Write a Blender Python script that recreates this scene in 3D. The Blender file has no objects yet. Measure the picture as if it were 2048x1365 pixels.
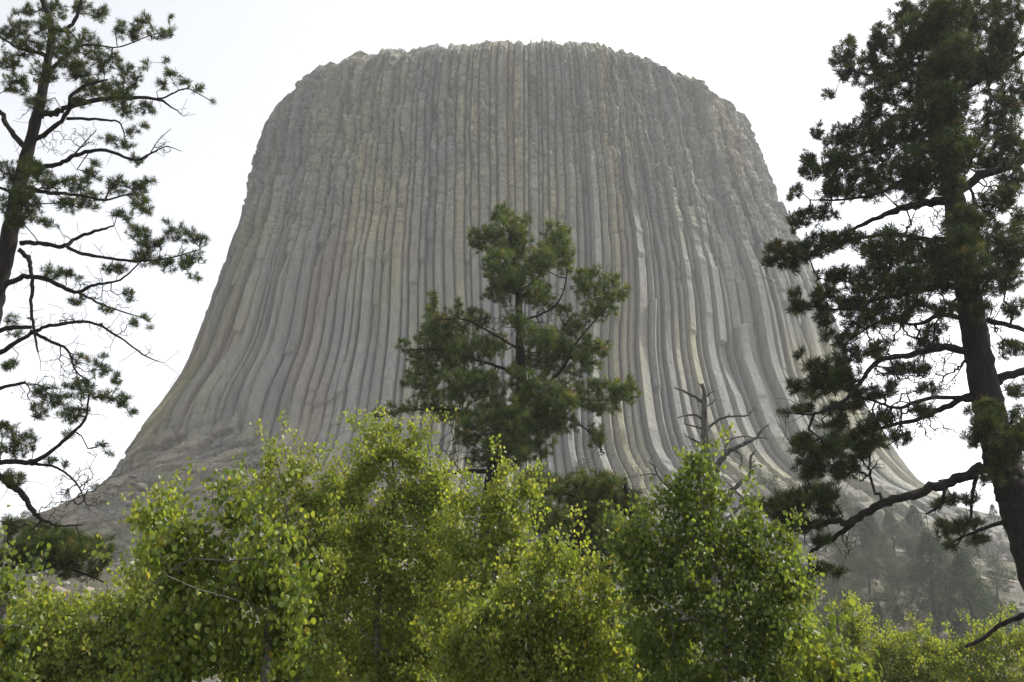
import bpy, math, time
import numpy as np
from mathutils import Vector
from mathutils.bvhtree import BVHTree
T0 = time.time()
sc = bpy.context.scene
C = sc.collection

# ------------------------------------------------------------------ camera, sky, sun, exposure
PITCH = math.radians(20.0); FPX = 1991.0; CAM = np.array([0.0, 0.0, 1.7])
cam = bpy.data.cameras.new('camera'); cam.sensor_width = 36.0; cam.lens = 36.0 * FPX / 2048
cam.clip_start = 0.1; cam.clip_end = 6000
co = bpy.data.objects.new('camera', cam); C.objects.link(co)
co.location = CAM.tolist(); co.rotation_euler = (math.radians(90) + PITCH, 0, 0); sc.camera = co

SUN_AZ, SUN_EL = math.radians(70), math.radians(52)       # azimuth measured from +Y towards +X
w = bpy.data.worlds.new('World'); sc.world = w; w.use_nodes = True
nt = w.node_tree; nt.nodes.clear()
sky = nt.nodes.new('ShaderNodeTexSky'); sky.sky_type = 'NISHITA'; sky.sun_disc = False
sky.sun_elevation = SUN_EL; sky.sun_rotation = SUN_AZ
sky.altitude = 1300; sky.air_density = 1.0; sky.dust_density = 7.0; sky.ozone_density = 1.0
hs = nt.nodes.new('ShaderNodeHueSaturation'); hs.inputs['Saturation'].default_value = 0.16; hs.inputs['Value'].default_value = 1.0
bg = nt.nodes.new('ShaderNodeBackground'); bg.inputs['Strength'].default_value = 0.15
wo = nt.nodes.new('ShaderNodeOutputWorld')
nt.links.new(sky.outputs[0], hs.inputs['Color']); nt.links.new(hs.outputs[0], bg.inputs[0]); nt.links.new(bg.outputs[0], wo.inputs[0])

sl = bpy.data.lights.new('sun', 'SUN'); sl.energy = 2.9; sl.angle = math.radians(2.0); sl.color = (1.0, 0.945, 0.86)
so = bpy.data.objects.new('sun', sl); C.objects.link(so)
sd = Vector((math.sin(SUN_AZ) * math.cos(SUN_EL), math.cos(SUN_AZ) * math.cos(SUN_EL), math.sin(SUN_EL)))
so.rotation_euler = sd.to_track_quat('Z', 'Y').to_euler()

sc.view_settings.view_transform = 'Standard'; sc.view_settings.look = 'None'
sc.view_settings.exposure = 1.12; sc.view_settings.gamma = 1.0
sc.render.engine = 'CYCLES'
cy = sc.cycles
cy.max_bounces = 9; cy.diffuse_bounces = 4; cy.glossy_bounces = 2; cy.transmission_bounces = 7
cy.volume_bounces = 1; cy.transparent_max_bounces = 4; cy.caustics_reflective = False; cy.caustics_refractive = False
cy.use_denoising = True; cy.denoising_prefilter = 'NONE'

# ------------------------------------------------------------------ helpers
def W(px, py, Y):
    """photo pixel (2048 wide) at world distance Y in front of the camera -> world point"""
    up = 682.5 - py
    y = FPX * math.cos(PITCH) - up * math.sin(PITCH); z = FPX * math.sin(PITCH) + up * math.cos(PITCH)
    s = Y / y
    return np.array([(px - 1024) * s, Y, z * s]) + CAM
def proj(P):
    P = np.asarray(P, float) - CAM
    d = P[..., 1] * math.cos(PITCH) + P[..., 2] * math.sin(PITCH)
    u = -P[..., 1] * math.sin(PITCH) + P[..., 2] * math.cos(PITCH)
    return 1024 + FPX * P[..., 0] / d, 682.5 - FPX * u / d

def hsh(*a):
    n = np.zeros(np.broadcast(*a).shape, np.uint64)
    for k, v in enumerate(a):
        n = (n ^ (np.asarray(v).astype(np.int64).astype(np.uint64) * np.uint64([0x9E3779B97F4A7C15, 0xC2B2AE3D27D4EB4F, 0x165667B19E3779F9, 0x27D4EB2F165667C5][k % 4]))) * np.uint64(0xD6E8FEB86659FD93)
        n ^= n >> np.uint64(29)
    n = n * np.uint64(0xD6E8FEB86659FD93); n ^= n >> np.uint64(32)
    return (n & np.uint64(0xFFFFFF)).astype(np.float64) / float(0xFFFFFF)
def vnoise(x, y, seed=0):
    xi, yi = np.floor(x), np.floor(y); fx, fy = x - xi, y - yi
    fx = fx * fx * (3 - 2 * fx); fy = fy * fy * (3 - 2 * fy)
    g = lambda a, b: hsh(xi + a, yi + b, np.full_like(xi, seed))
    return (g(0, 0) * (1 - fx) + g(1, 0) * fx) * (1 - fy) + (g(0, 1) * (1 - fx) + g(1, 1) * fx) * fy
def fbm(x, y, seed=0, o=4):
    r = 0; a = .5
    for k in range(o):
        r = r + a * (vnoise(x, y, seed + k * 7) - .5); x = x * 2.03 + 3.1; y = y * 2.03 + 1.7; a *= .5
    return r * 2
def worley(x, y, seed=0, jit=.8):
    """(F1, F2, id)"""
    xi, yi = np.floor(x), np.floor(y)
    f1 = np.full(x.shape, 9.); f2 = f1.copy(); cid = np.zeros(x.shape)
    for a in (-1, 0, 1):
        for b in (-1, 0, 1):
            cx, cyy = xi + a, yi + b; s = np.full_like(cx, seed)
            px = cx + .5 + jit * (hsh(cx, cyy, s) - .5); py = cyy + .5 + jit * (hsh(cx, cyy, s + 1) - .5)
            d = np.hypot(px - x, py - y); c = hsh(cx, cyy, s + 2)
            nw = d < f1
            f2 = np.where(nw, f1, np.minimum(f2, d)); cid = np.where(nw, c, cid); f1 = np.where(nw, d, f1)
    return f1, f2, cid
def sstep(a, b, x):
    t = np.clip((x - a) / (b - a), 0, 1); return t * t * (3 - 2 * t)

def mk(name, V, faces, mats, parent=None, col=None, midx=None, smooth=False, link=True):
    """V (n,3); faces = list of int arrays (m,k); midx = list of ints for each face array; col (n,3) per-vertex tint"""
    me = bpy.data.meshes.new(name)
    V = np.asarray(V, np.float32); faces = [np.asarray(f, np.int32) for f in faces if len(f)]
    me.vertices.add(len(V)); me.vertices.foreach_set('co', V.ravel())
    nl = sum(f.size for f in faces); npol = sum(len(f) for f in faces)
    me.loops.add(nl); me.loops.foreach_set('vertex_index', np.concatenate([f.ravel() for f in faces]))
    me.polygons.add(npol)
    tot = np.concatenate([np.full(len(f), f.shape[1], np.int32) for f in faces])
    me.polygons.foreach_set('loop_start', (np.cumsum(tot) - tot).astype(np.int32))
    for m in mats: me.materials.append(m)
    if midx is not None:
        me.polygons.foreach_set('material_index', np.concatenate([np.full(len(f), k, np.int32) for f, k in zip(faces, midx)]))
    if smooth: me.polygons.foreach_set('use_smooth', np.ones(npol, bool))
    me.update(calc_edges=True)
    if col is not None:
        a = me.attributes.new('tint', 'FLOAT_COLOR', 'POINT')
        c4 = np.ones((len(V), 4), np.float32); c4[:, :3] = col; a.data.foreach_set('color', c4.ravel())
    o = bpy.data.objects.new(name, me)
    if link: C.objects.link(o)
    if parent is not None: o.parent = parent
    return o
def tag(o, label=None, cat=None, group=None, kind=None):
    for k, v in (('label', label), ('category', cat), ('group', group), ('kind', kind)):
        if v: o[k] = v
    return o
def empty(name, loc):
    o = bpy.data.objects.new(name, None); C.objects.link(o); o.location = tuple(float(v) for v in loc); o.empty_display_size = .5
    return o

# ------------------------------------------------------------------ materials
def material(name, rough=.8, spec=.3):
    m = bpy.data.materials.new(name); m.use_nodes = True; t = m.node_tree; b = t.nodes['Principled BSDF']
    b.inputs['Roughness'].default_value = rough; b.inputs['Specular IOR Level'].default_value = spec
    return m, t, b
def N(t, kind, **kw):
    n = t.nodes.new(kind)
    for k, v in kw.items():
        if k in n.inputs: n.inputs[k].default_value = v
        else: setattr(n, k, v)
    return n
def mixcol(t, fac, a, b, mode='MIX'):
    n = t.nodes.new('ShaderNodeMix'); n.data_type = 'RGBA'; n.blend_type = mode
    for s, v in ((n.inputs[0], fac), (n.inputs[6], a), (n.inputs[7], b)):
        if hasattr(v, 'is_output'): t.links.new(v, s)
        else: s.default_value = v
    return n.outputs[2]
def ramp(t, src, p0, p1, c0=(0, 0, 0, 1), c1=(1, 1, 1, 1)):
    r = t.nodes.new('ShaderNodeValToRGB'); e = r.color_ramp.elements
    e[0].position = p0; e[1].position = p1; e[0].color = c0; e[1].color = c1
    t.links.new(src, r.inputs[0]); return r.outputs[0]
def objco(t, scale=(1, 1, 1)):
    g = t.nodes.new('ShaderNodeNewGeometry'); mp = t.nodes.new('ShaderNodeMapping'); mp.inputs['Scale'].default_value = scale
    t.links.new(g.outputs['Position'], mp.inputs[0]); return mp.outputs[0]

# rock of the butte: tint attribute (colour) + crack mask in its alpha-like second attribute
mrock, t, b = material('columnar_rock', .92, .15)
at = N(t, 'ShaderNodeAttribute', attribute_name='tint')
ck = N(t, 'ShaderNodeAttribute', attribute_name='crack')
n1 = N(t, 'ShaderNodeTexNoise', Scale=1.0, Detail=8.0, Roughness=.65); t.links.new(objco(t, (1.1, 1.1, .16)), n1.inputs['Vector'])
n2 = N(t, 'ShaderNodeTexNoise', Scale=1.0, Detail=5.0, Roughness=.6); t.links.new(objco(t, (.25, .25, 2.2)), n2.inputs['Vector'])
vor = t.nodes.new('ShaderNodeTexVoronoi'); vor.feature = 'DISTANCE_TO_EDGE'; vor.inputs['Scale'].default_value = 1.0
wob = N(t, 'ShaderNodeTexNoise', Scale=.5, Detail=2.0)
pos = objco(t, (.42, .42, .5)); t.links.new(pos, wob.inputs['Vector'])
va = t.nodes.new('ShaderNodeVectorMath'); va.operation = 'MULTIPLY_ADD'; va.inputs[1].default_value = (.7, .7, .7)
t.links.new(wob.outputs['Color'], va.inputs[0]); t.links.new(pos, va.inputs[2]); t.links.new(va.outputs[0], vor.inputs['Vector'])
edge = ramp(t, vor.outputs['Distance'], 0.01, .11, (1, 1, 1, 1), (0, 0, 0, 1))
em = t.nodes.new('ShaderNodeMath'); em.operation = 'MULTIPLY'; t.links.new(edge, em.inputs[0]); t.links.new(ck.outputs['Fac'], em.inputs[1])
c1 = mixcol(t, ramp(t, n1.outputs['Fac'], .3, .7), (.72, .72, .74, 1), (1.2, 1.19, 1.14, 1))
c2 = mixcol(t, 1.0, at.outputs['Color'], c1, 'MULTIPLY')
c3 = mixcol(t, ramp(t, n2.outputs['Fac'], .58, .7, (0, 0, 0, 1), (.12, .12, .12, 1)), c2, (.09, .09, .088, 1))
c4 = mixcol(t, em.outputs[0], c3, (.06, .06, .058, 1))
t.links.new(c4, b.inputs['Base Color'])
hh = t.nodes.new('ShaderNodeMath'); hh.operation = 'MULTIPLY_ADD'; hh.inputs[1].default_value = -1.0
t.links.new(em.outputs[0], hh.inputs[0]); t.links.new(n1.outputs['Fac'], hh.inputs[2])
h2 = t.nodes.new('ShaderNodeMath'); h2.operation = 'MULTIPLY_ADD'; h2.inputs[1].default_value = .3; t.links.new(hh.outputs[0], h2.inputs[2]); t.links.new(n2.outputs['Fac'], h2.inputs[0])
bp = N(t, 'ShaderNodeBump', Strength=.8, Distance=.5); t.links.new(h2.outputs[0], bp.inputs['Height']); t.links.new(bp.outputs[0], b.inputs['Normal'])

mtal, t, b = material('talus_rock', .9, .2)
at = N(t, 'ShaderNodeAttribute', attribute_name='tint')
n1 = N(t, 'ShaderNodeTexNoise', Scale=1.6, Detail=8.0, Roughness=.65); t.links.new(objco(t), n1.inputs['Vector'])
t.links.new(mixcol(t, 1.0, at.outputs['Color'], mixcol(t, ramp(t, n1.outputs['Fac'], .3, .7), (.6, .6, .6, 1), (1.25, 1.25, 1.2, 1)), 'MULTIPLY'), b.inputs['Base Color'])
bp = N(t, 'ShaderNodeBump', Strength=.7, Distance=.2); t.links.new(n1.outputs['Fac'], bp.inputs['Height']); t.links.new(bp.outputs[0], b.inputs['Normal'])

mground, t, b = material('slope_ground', .95, .1)
n1 = N(t, 'ShaderNodeTexNoise', Scale=.09, Detail=9.0, Roughness=.7); t.links.new(objco(t), n1.inputs['Vector'])
n2 = N(t, 'ShaderNodeTexNoise', Scale=1.3, Detail=6.0, Roughness=.7); t.links.new(objco(t), n2.inputs['Vector'])
g1 = mixcol(t, ramp(t, n1.outputs['Fac'], .42, .6), (.050, .050, .026, 1), (.115, .108, .095, 1))
g2 = mixcol(t, 1.0, g1, mixcol(t, ramp(t, n2.outputs['Fac'], .3, .7), (.5, .5, .5, 1), (1.4, 1.35, 1.25, 1)), 'MULTIPLY')
t.links.new(g2, b.inputs['Base Color'])
bp = N(t, 'ShaderNodeBump', Strength=.8, Distance=.4); t.links.new(n2.outputs['Fac'], bp.inputs['Height']); t.links.new(bp.outputs[0], b.inputs['Normal'])

def bark(name, ca, cb, sc_=(18, 18, 3.5)):
    m, t, b = material(name, .9, .15)
    n1 = N(t, 'ShaderNodeTexNoise', Scale=1.0, Detail=6.0, Roughness=.7); t.links.new(objco(t, sc_), n1.inputs['Vector'])
    t.links.new(mixcol(t, ramp(t, n1.outputs['Fac'], .38, .64), ca, cb), b.inputs['Base Color'])
    bp = N(t, 'ShaderNodeBump', Strength=1.0, Distance=.03); t.links.new(n1.outputs['Fac'], bp.inputs['Height']); t.links.new(bp.outputs[0], b.inputs['Normal'])
    return m
mbark = bark('pine_bark', (.006, .0055, .005, 1), (.024, .0195, .017, 1))
mtwig = bark('pine_twig_bark', (.010, .009, .008, 1), (.032, .027, .023, 1), (12, 12, 12))
maspen = bark('aspen_bark', (.07, .068, .052, 1), (.20, .195, .16, 1), (14, 14, 22))
mdead = bark('weathered_dead_wood', (.045, .043, .041, 1), (.17, .165, .155, 1), (24, 24, 3))

def leafmat(name, trans, rough, spec, tcol=(1.2, 1.25, .6)):
    m = bpy.data.materials.new(name); m.use_nodes = True; t = m.node_tree; t.nodes.clear()
    at = N(t, 'ShaderNodeAttribute', attribute_name='tint')
    b = t.nodes.new('ShaderNodeBsdfPrincipled'); b.inputs['Roughness'].default_value = rough; b.inputs['Specular IOR Level'].default_value = spec
    tr = t.nodes.new('ShaderNodeBsdfTranslucent'); mx = t.nodes.new('ShaderNodeMixShader'); mx.inputs[0].default_value = trans
    o = t.nodes.new('ShaderNodeOutputMaterial')
    t.links.new(at.outputs['Color'], b.inputs['Base Color'])
    t.links.new(mixcol(t, 1.0, at.outputs['Color'], (*tcol, 1), 'MULTIPLY'), tr.inputs['Color'])
    t.links.new(b.outputs[0], mx.inputs[1]); t.links.new(tr.outputs[0], mx.inputs[2]); t.links.new(mx.outputs[0], o.inputs[0])
    return m
mneedle = leafmat('pine_needles', .25, .6, .15, (1.3, 1.2, .6))
mleaf = leafmat('aspen_leaves', .58, .42, .4, (1.5, 1.38, .55))
mfar = leafmat('far_foliage', .2, .7, .2)

# ------------------------------------------------------------------ the butte: a lofted, ribbed, ring-by-ring rock surface
LEFT = [(634, 136), (597, 160), (572, 193), (556, 212), (534, 244), (515, 293), (499, 345), (485, 430), (477, 455), (447, 538), (407, 642), (373, 728), (333, 795), (290, 848), (247, 910), (228, 945), (187, 980), (143, 1000), (87, 1024), (-20, 1062), (-160, 1120)]
RIGHT = [(1346, 137), (1410, 163), (1451, 189), (1483, 218), (1510, 271), (1527, 315), (1551, 376), (1586, 453), (1635, 555), (1681, 668), (1721, 792), (1755, 845), (1801, 920), (1835, 960), (1875, 987), (1901, 1010), (2011, 1036), (2090, 1070), (2200, 1120)]
TOP = [(534, 244), (556, 212), (572, 193), (597, 160), (634, 136), (670, 125), (705, 109), (735, 106), (800, 101), (843, 97), (941, 93), (995, 86), (1059, 80), (1138, 88), (1187, 91), (1252, 101), (1287, 113), (1346, 137), (1410, 163), (1451, 189), (1483, 218)]
XA, YA = 3.0, 260.0
ZB, ZT = 20.0, 172.0
zk = np.concatenate([np.linspace(ZB, 60, 24), np.linspace(64, ZT, 30)])
def bratio(z): return .45 + .10 * (1 - sstep(30, 90, z))
aL = np.interp(zk, [14, 33, 60, ZT], [140, 110, 85, 64]); aR = aL.copy()
ph = np.linspace(-.5, 1.3, 80)
def BB(z): return bratio(z) * np.interp(np.clip(z, 56, 140), zk, (aL + aR) / 2) + .35 * np.maximum(0, 52 - z)
lx, ly = np.array(LEFT, float).T; rx_, ry_ = np.array(RIGHT, float).T
for it in range(40):
    for side, A in ((-1, aL), (1, aR)):
        X = XA + side * A[:, None] * np.cos(ph)[None]; Y = YA - BB(zk)[:, None] * np.sin(ph)[None]
        px, py = proj(np.stack([X, Y, np.broadcast_to(zk[:, None], X.shape)], -1))
        j = np.argmax(side * px, 1); r = np.arange(len(zk)); mx, my = px[r, j], py[r, j]
        tx = np.interp(my, ly, lx) if side < 0 else np.interp(my, ry_, rx_)
        A += .6 * side * (tx - mx) * Y[r, j] / FPX
    for A in (aL, aR):                       # rings below the visible profile keep flaring
        A[:] = np.maximum.accumulate(A[::-1])[::-1]
zu = np.linspace(ZB, ZT, 400); k5 = np.hanning(37); k5 /= k5.sum()
aL, aR = [np.interp(zk, zu, np.convolve(np.pad(np.interp(zu, zk, q_), 18, 'reflect', reflect_type='odd'), k5, 'valid')) for q_ in (aL, aR)]
AL = lambda z: np.interp(z, zk, aL); AR = lambda z: np.interp(z, zk, aR)

# ring parameter: phi 0 (right) .. pi (left) across the front, then round the back
NF = 1800; NB = 80; NR = 440
rng = np.random.default_rng(5)
phd = np.linspace(-.30, math.pi + .30, 4000)
dl = np.hypot(np.diff(np.where(np.cos(phd) > 0, AR(90.), AL(90.)) * np.cos(phd)), np.diff(BB(90.) * np.sin(phd)))
arc = np.concatenate([[0], np.cumsum(dl)])
sF = np.linspace(0, arc[-1], NF); phF = np.interp(sF, arc, phd)
phB = np.linspace(math.pi + .30, 2 * math.pi - .30, NB + 2)[1:-1]
phi = np.concatenate([phF, phB]); front = np.concatenate([np.ones(NF), np.zeros(NB)])
s = np.concatenate([sF, np.full(NB, 0.)])
# rim height for each phi from the photographed skyline
tx_, ty_ = np.array(TOP, float).T
zt = np.full(len(phi), ZT)
for it in range(30):
    a = np.where(np.cos(phi) > 0, AR(zt), AL(zt)); bb = BB(zt)
    px, py = proj(np.stack([XA + a * np.cos(phi), YA - bb * np.sin(phi), zt], -1))
    e = py - np.interp(px, tx_, ty_)
    zt = np.where(np.sin(phi) > .25, np.clip(zt + .4 * e * (YA - bb * np.sin(phi)) / FPX, 150, 180), zt)
m_ = np.sin(phi) > .25; pw_ = np.where(phi < -.5 * math.pi, phi + 2 * math.pi, phi)
zt = np.where(m_, zt, np.where(np.cos(phi) > 0, zt[m_][0], zt[m_][-1])); zt = np.where(np.sin(phi) < -.2, 164., zt)
zt = zt + 1.5
print('rim', zt[::60].round(1), 'aL', aL[::6].round(0), 'aR', aR[::6].round(0))

zz = np.linspace(ZB, ZT, 2000); am = (AL(zz) + AR(zz)) / 2
lz = np.concatenate([[0], np.cumsum(np.hypot(np.diff(zz), .75 * np.diff(am)))])      # arc length along the profile
tt = ((np.interp(np.linspace(0, lz[-1], NR), lz, zz) - ZB) / (ZT - ZB))[:, None]
LZ = lambda z: np.interp(z, zz, lz)
Z = ZB + tt * (zt[None] - ZB)
PH = np.broadcast_to(phi[None], Z.shape); S = np.broadcast_to(s[None], Z.shape).copy()
def cs(PH, Z):
    c = np.cos(PH); p = 1 + .24 * (1 - sstep(20, 165, Z)) + .20 * (1 - sstep(16, 110, Z)); c2 = np.sign(c) * np.abs(c) ** p
    return c2, np.sign(np.sin(PH)) * np.sqrt(np.maximum(0, 1 - c2 ** 2))
# columns
wd = rng.uniform(1.3, 3.4, 220); bnd = np.concatenate([[0], np.cumsum(wd)]); bnd = bnd[bnd < arc[-1] + 6]
S2 = S + .6 * (fbm(S * .05, Z * .006, 3, 2)) + .14 * fbm(S * .2, Z * .06, 9, 3) * sstep(95, 150, Z)
ci = np.clip(np.searchsorted(bnd, S2.ravel()).reshape(S2.shape) - 1, 0, len(bnd) - 2)
u = (S2 - bnd[ci]) / (bnd[ci + 1] - bnd[ci]); wc = bnd[ci + 1] - bnd[ci]
nC = len(bnd)
p1 = rng.uniform(.12, .38, nC); p2 = rng.uniform(.60, .88, nC); h1 = rng.uniform(.22, .66, nC); h2 = rng.uniform(.22, .66, nC)
off0 = rng.normal(0, .38, nC)
P1, P2, H1, H2 = p1[ci], p2[ci], h1[ci] * wc, h2[ci] * wc
prof = np.where(u < P1, H1 * u / P1, np.where(u < P2, H1 + (H2 - H1) * (u - P1) / (P2 - P1), H2 * (1 - u) / (1 - P2)))
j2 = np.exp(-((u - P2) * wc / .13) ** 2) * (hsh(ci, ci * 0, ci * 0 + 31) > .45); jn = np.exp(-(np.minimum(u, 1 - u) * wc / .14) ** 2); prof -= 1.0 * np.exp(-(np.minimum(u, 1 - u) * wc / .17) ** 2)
rel = (Z - ZB) / (zt[None] - ZB)
ZL = LZ(Z)
lower_left = sstep(math.pi * .54, math.pi * .74, PH) * (1 - sstep(56, 80, Z + 6 * fbm(S * .05, Z * .05, 77)))
low = 1 - sstep(36, 50, Z + 8 * fbm(S * .06, Z * .02, 21) - 20 * sstep(1.9, 2.5, PH))
amp = (1 - .75 * lower_left) * (1 - .45 * low)
D = prof * amp
D += off0[ci] * amp
# stepped breaks along every column, more frequent towards the top
zi = Z / np.where(Z > 105, 5.0, 17.0) + rng.uniform(0, 5, nC)[ci]
stp = hsh(np.floor(zi), ci, np.full_like(zi, 4))
D += np.where(Z > 105, .85, .30) * (stp - .5) * amp
# broken-out sections with overhanging roofs
for k in range(110):
    c = int(rng.integers(1, nC - 1)); z0 = 62 + 92 * rng.random() ** .6; ln = rng.uniform(2, 9) if z0 > 100 else rng.uniform(2, 18)
    m = (ci == c) & (Z < z0) & (Z > z0 - ln) & (front[None] > 0)
    D -= m * rng.uniform(.5, 1.4) * (1 - .8 * np.clip((z0 - Z) / ln, 0, 1))
# stubs that stand proud of the wall: (photo x, photo y of the stub's top, width in columns)
ringX, ringY = None, None
def col_at(pxx, pyy):
    CP, SP = cs(PH, Z); a = np.where(CP > 0, AR(Z), AL(Z)); bb = BB(Z)
    qx, qy = proj(np.stack([XA + a * CP, YA - bb * SP, Z], -1))
    d = np.hypot(qx - pxx, qy - pyy) + 1e4 * (np.sin(PH) < 0)
    i = np.unravel_index(np.argmin(d), d.shape); return ci[i], Z[i]
for (qx, qy, dep, dz, down) in ((1478, 655, 3.0, 60, 1), (1298, 610, 1.8, 24, 1), (1485, 560, .9, 40, 1), (668, 590, .8, 26, 1), (1240, 640, -1.4, 18, 1), (1205, 690, -1.5, 14, 1), (690, 730, 1.1, 16, 1), (1122, 430, -1.0, 3, 1), (795, 405, -1.2, 5, 1), (875, 335, -1.4, 5, 1), (862, 215, -1.6, 9, 1), (665, 455, -1, 4, 1), (700, 370, 1.0, 6, -1), (1060, 150, -1.9, 14, 1), (1430, 400, -1.3, 12, 1)):
    c, z0 = col_at(qx, qy); m = (ci == c) & ((Z < z0) & (Z > z0 - dz)) & (front[None] > 0)
    D += m * dep * (1 - .5 * np.clip((z0 - Z) / dz, 0, 1))
# blocky fracturing near the summit
topz = sstep(106, 142, Z + 14 * fbm(S * .04, Z * .03, 31)); 
f1, f2, cid = worley(S2 / 1.7, Z / 1.5, 11)
D += topz * ((cid - .5) * .9 - .3 * np.exp(-((f2 - f1) / .13) ** 2))
f1b, f2b, cidb = worley(S2 / 4.3, Z / 6.5, 51)
D += sstep(102, 150, Z) * (cidb - .5) * 1.8
side = sstep(.6, .9, np.abs(np.cos(PH)))
sp = rng.uniform(1.1, 2.4, nC)[ci]; zc = Z / sp + 9 * p2[ci] + .45 * fbm(S * .9, Z * .5, 67, 3); fz = np.abs(zc - np.round(zc)) * sp
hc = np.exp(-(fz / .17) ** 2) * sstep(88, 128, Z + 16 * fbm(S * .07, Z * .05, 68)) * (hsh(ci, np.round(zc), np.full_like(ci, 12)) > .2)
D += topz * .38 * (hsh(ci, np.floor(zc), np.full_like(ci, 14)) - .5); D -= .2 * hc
D += topz * (1 - .5 * side) * 1.15 * fbm(S * .30, Z * .22, 61, 5)
lg = sstep(.25, .75, vnoise(S * .22, Z * .16, 66)); D -= sstep(88, 120, Z) * lg * 1.2 * (1 - .8 * side) * (hsh(ci, np.floor(Z / 9. + 3 * p1[ci]), np.full_like(ci, 9)) > .55)
# massive, jumbled rock towards the foot
f1c, f2c, cidc = worley((S + .25 * ZL) / 6., ZL / 3.9 + .07 * S, 71)
blk = low * (.35 + .65 * np.maximum(sstep(.35, .6, vnoise(S * .03, Z * .05, 5)), sstep(1.75, 2.1, PH)))
D += blk * ((cidc - .5) * 3.4 - 1.3 * np.exp(-((f2c - f1c) / .12) ** 2)) + (low + lower_left) * 1.3 * fbm(S * .09, ZL * .10, 81, 5)
f1d, f2d, cidd = worley((S + .4 * ZL) / 9., ZL / 7.5 + .05 * S, 91)
D += lower_left * ((cidd - .5) * 2.2 - .5 * np.exp(-((f2d - f1d) / .05) ** 2))
D += 1.6 * fbm(S * .025, Z * .015, 14, 3) + .10 * fbm(S * 1.5, Z * .9, 15, 3)
D = D * (1 - .8 * sstep(.972, .995, rel)); D -= .5 * topz * (np.abs(PH - 1.57) > .9)
D *= front[None] * sstep(-.30, -.18, PH) * (1 - sstep(math.pi + .18, math.pi + .30, PH)) * 1.0
# uneven rim: column tops at different heights
rim = (hsh(ci[-1], np.zeros_like(ci[-1]), np.full_like(ci[-1], 8)) - .5) * 1.5 + (worley(S2[-1] / 3.6, np.zeros(S2.shape[1]) + .5, 12)[2] - .5) * 1.8 + 1.4 * fbm(s * .10, s * 0, 92, 4)
rim = np.convolve(np.pad(rim, 1, 'edge'), np.ones(3) / 3, 'valid')
Z = Z + sstep(.95, 1., rel) * np.where(front > 0, rim, 0)[None]
CP, SP = cs(PH, Z); a = np.where(CP > 0, AR(Z), AL(Z)); bb = BB(Z)
X = XA + a * CP; Y = YA - bb * SP
nx = CP / a; ny = -SP / bb; nn = np.hypot(nx, ny); nx /= nn; ny /= nn
rnd = sstep(.965, 1.0, rel) ** 2 * 1.2
g = (np.interp(Z - 1, zk, (aL + aR) / 2) - np.interp(Z + 1, zk, (aL + aR) / 2)) / 2; g = np.clip(g, 0, 4) * .8; cb = 1 / np.sqrt(1 + g * g); sb = g * cb
# pull the relief back so that its outermost ribs, not its mean, stand on the photographed outline
corr = np.zeros((2, NR)); D0 = D - .5
for it in range(5):
    Dn = D0 + np.where(CP > 0, corr[1][:, None], corr[0][:, None]) * sstep(.25, .75, np.abs(CP)) - rnd
    Xn, Yn, Zn = X + nx * Dn * cb, Y + ny * Dn * cb, Z + sb * Dn * front[None]
    qx, qy = proj(np.stack([Xn, Yn, Zn], -1))
    for side_, L_, k_ in ((-1, (lx, ly), 0), (1, (rx_, ry_), 1)):
        j = np.argmax(side_ * qx, 1); r_ = np.arange(NR); e = side_ * (np.interp(qy[r_, j], L_[1], L_[0]) - qx[r_, j]) * Yn[r_, j] / FPX
        e = np.where(rel[:, 300] > .99, 0, np.clip(e, -4, 4)); corr[k_] += .7 * np.convolve(np.pad(e, 30, 'edge'), np.hanning(63)[1:-1] / np.hanning(63).sum(), 'valid')
tol = 2.5 + 5 * (vnoise(S * .25, Z * .3, 601) - .5)
for it in range(5):                          # trim whatever still stands outside the outline or above the skyline
    Xn, Yn, Zn = X + nx * Dn * cb, Y + ny * Dn * cb, Z + sb * Dn * front[None]
    qx, qy = proj(np.stack([Xn, Yn, Zn], -1))
    e = np.where(CP > 0, qx - np.interp(qy, ry_, rx_), np.interp(qy, ly, lx) - qx) - tol
    Dn -= np.where((np.abs(CP) > .15) & (SP > -.3), np.clip(e, 0, 60) * Yn / FPX * .9 / np.maximum(np.abs(nx), .45), 0)
    e = np.interp(qx, tx_, ty_) - qy - 1 - 5 * (vnoise(S * .6, Z * 0, 603) - .5)
    Z = Z - np.where((SP > .1) & (qx > 560) & (qx < 1480), np.clip(e, 0, 40) * Yn / FPX * .8, 0)
X, Y, Z = Xn, Yn, Z + sb * Dn * front[None]
V = np.stack([X, Y, Z], -1).reshape(-1, 3)
NC = len(phi)
i0 = (np.arange(NR - 1)[:, None] * NC + np.arange(NC)[None]); i1 = np.arange(NR - 1)[:, None] * NC + (np.arange(NC)[None] + 1) % NC
F = np.stack([i0, i1, i1 + NC, i0 + NC], -1).reshape(-1, 4)
# summit cap: rings drawn in towards the centre, lumpy
caps = []; last = V[-NC:]; cen = np.array([XA, YA, 0])
for k, q in enumerate((.985, .95, .88, .75, .5, .2)):
    r = last.copy(); r[:, :2] = cen[:2] + (last[:, :2] - cen[:2]) * q
    r[:, 2] = last[:, 2] + (1.1 * (k < 2) - .6 * k) + .8 * (hsh(np.floor(s * .8), np.full_like(s, k)) - .5)
    if k > 2: r[:, 2] = r[:, 2] * (1 - .25 * (k - 2)) + 152 * .25 * (k - 2)
    caps.append(r)
V = np.concatenate([V] + caps)
for k in range(6):
    b0 = (NR - 1 + k) * NC; q = np.arange(NC); q1 = (q + 1) % NC
    F = np.concatenate([F, np.stack([b0 + q, b0 + q1, b0 + NC + q1, b0 + NC + q], -1)])
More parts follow.
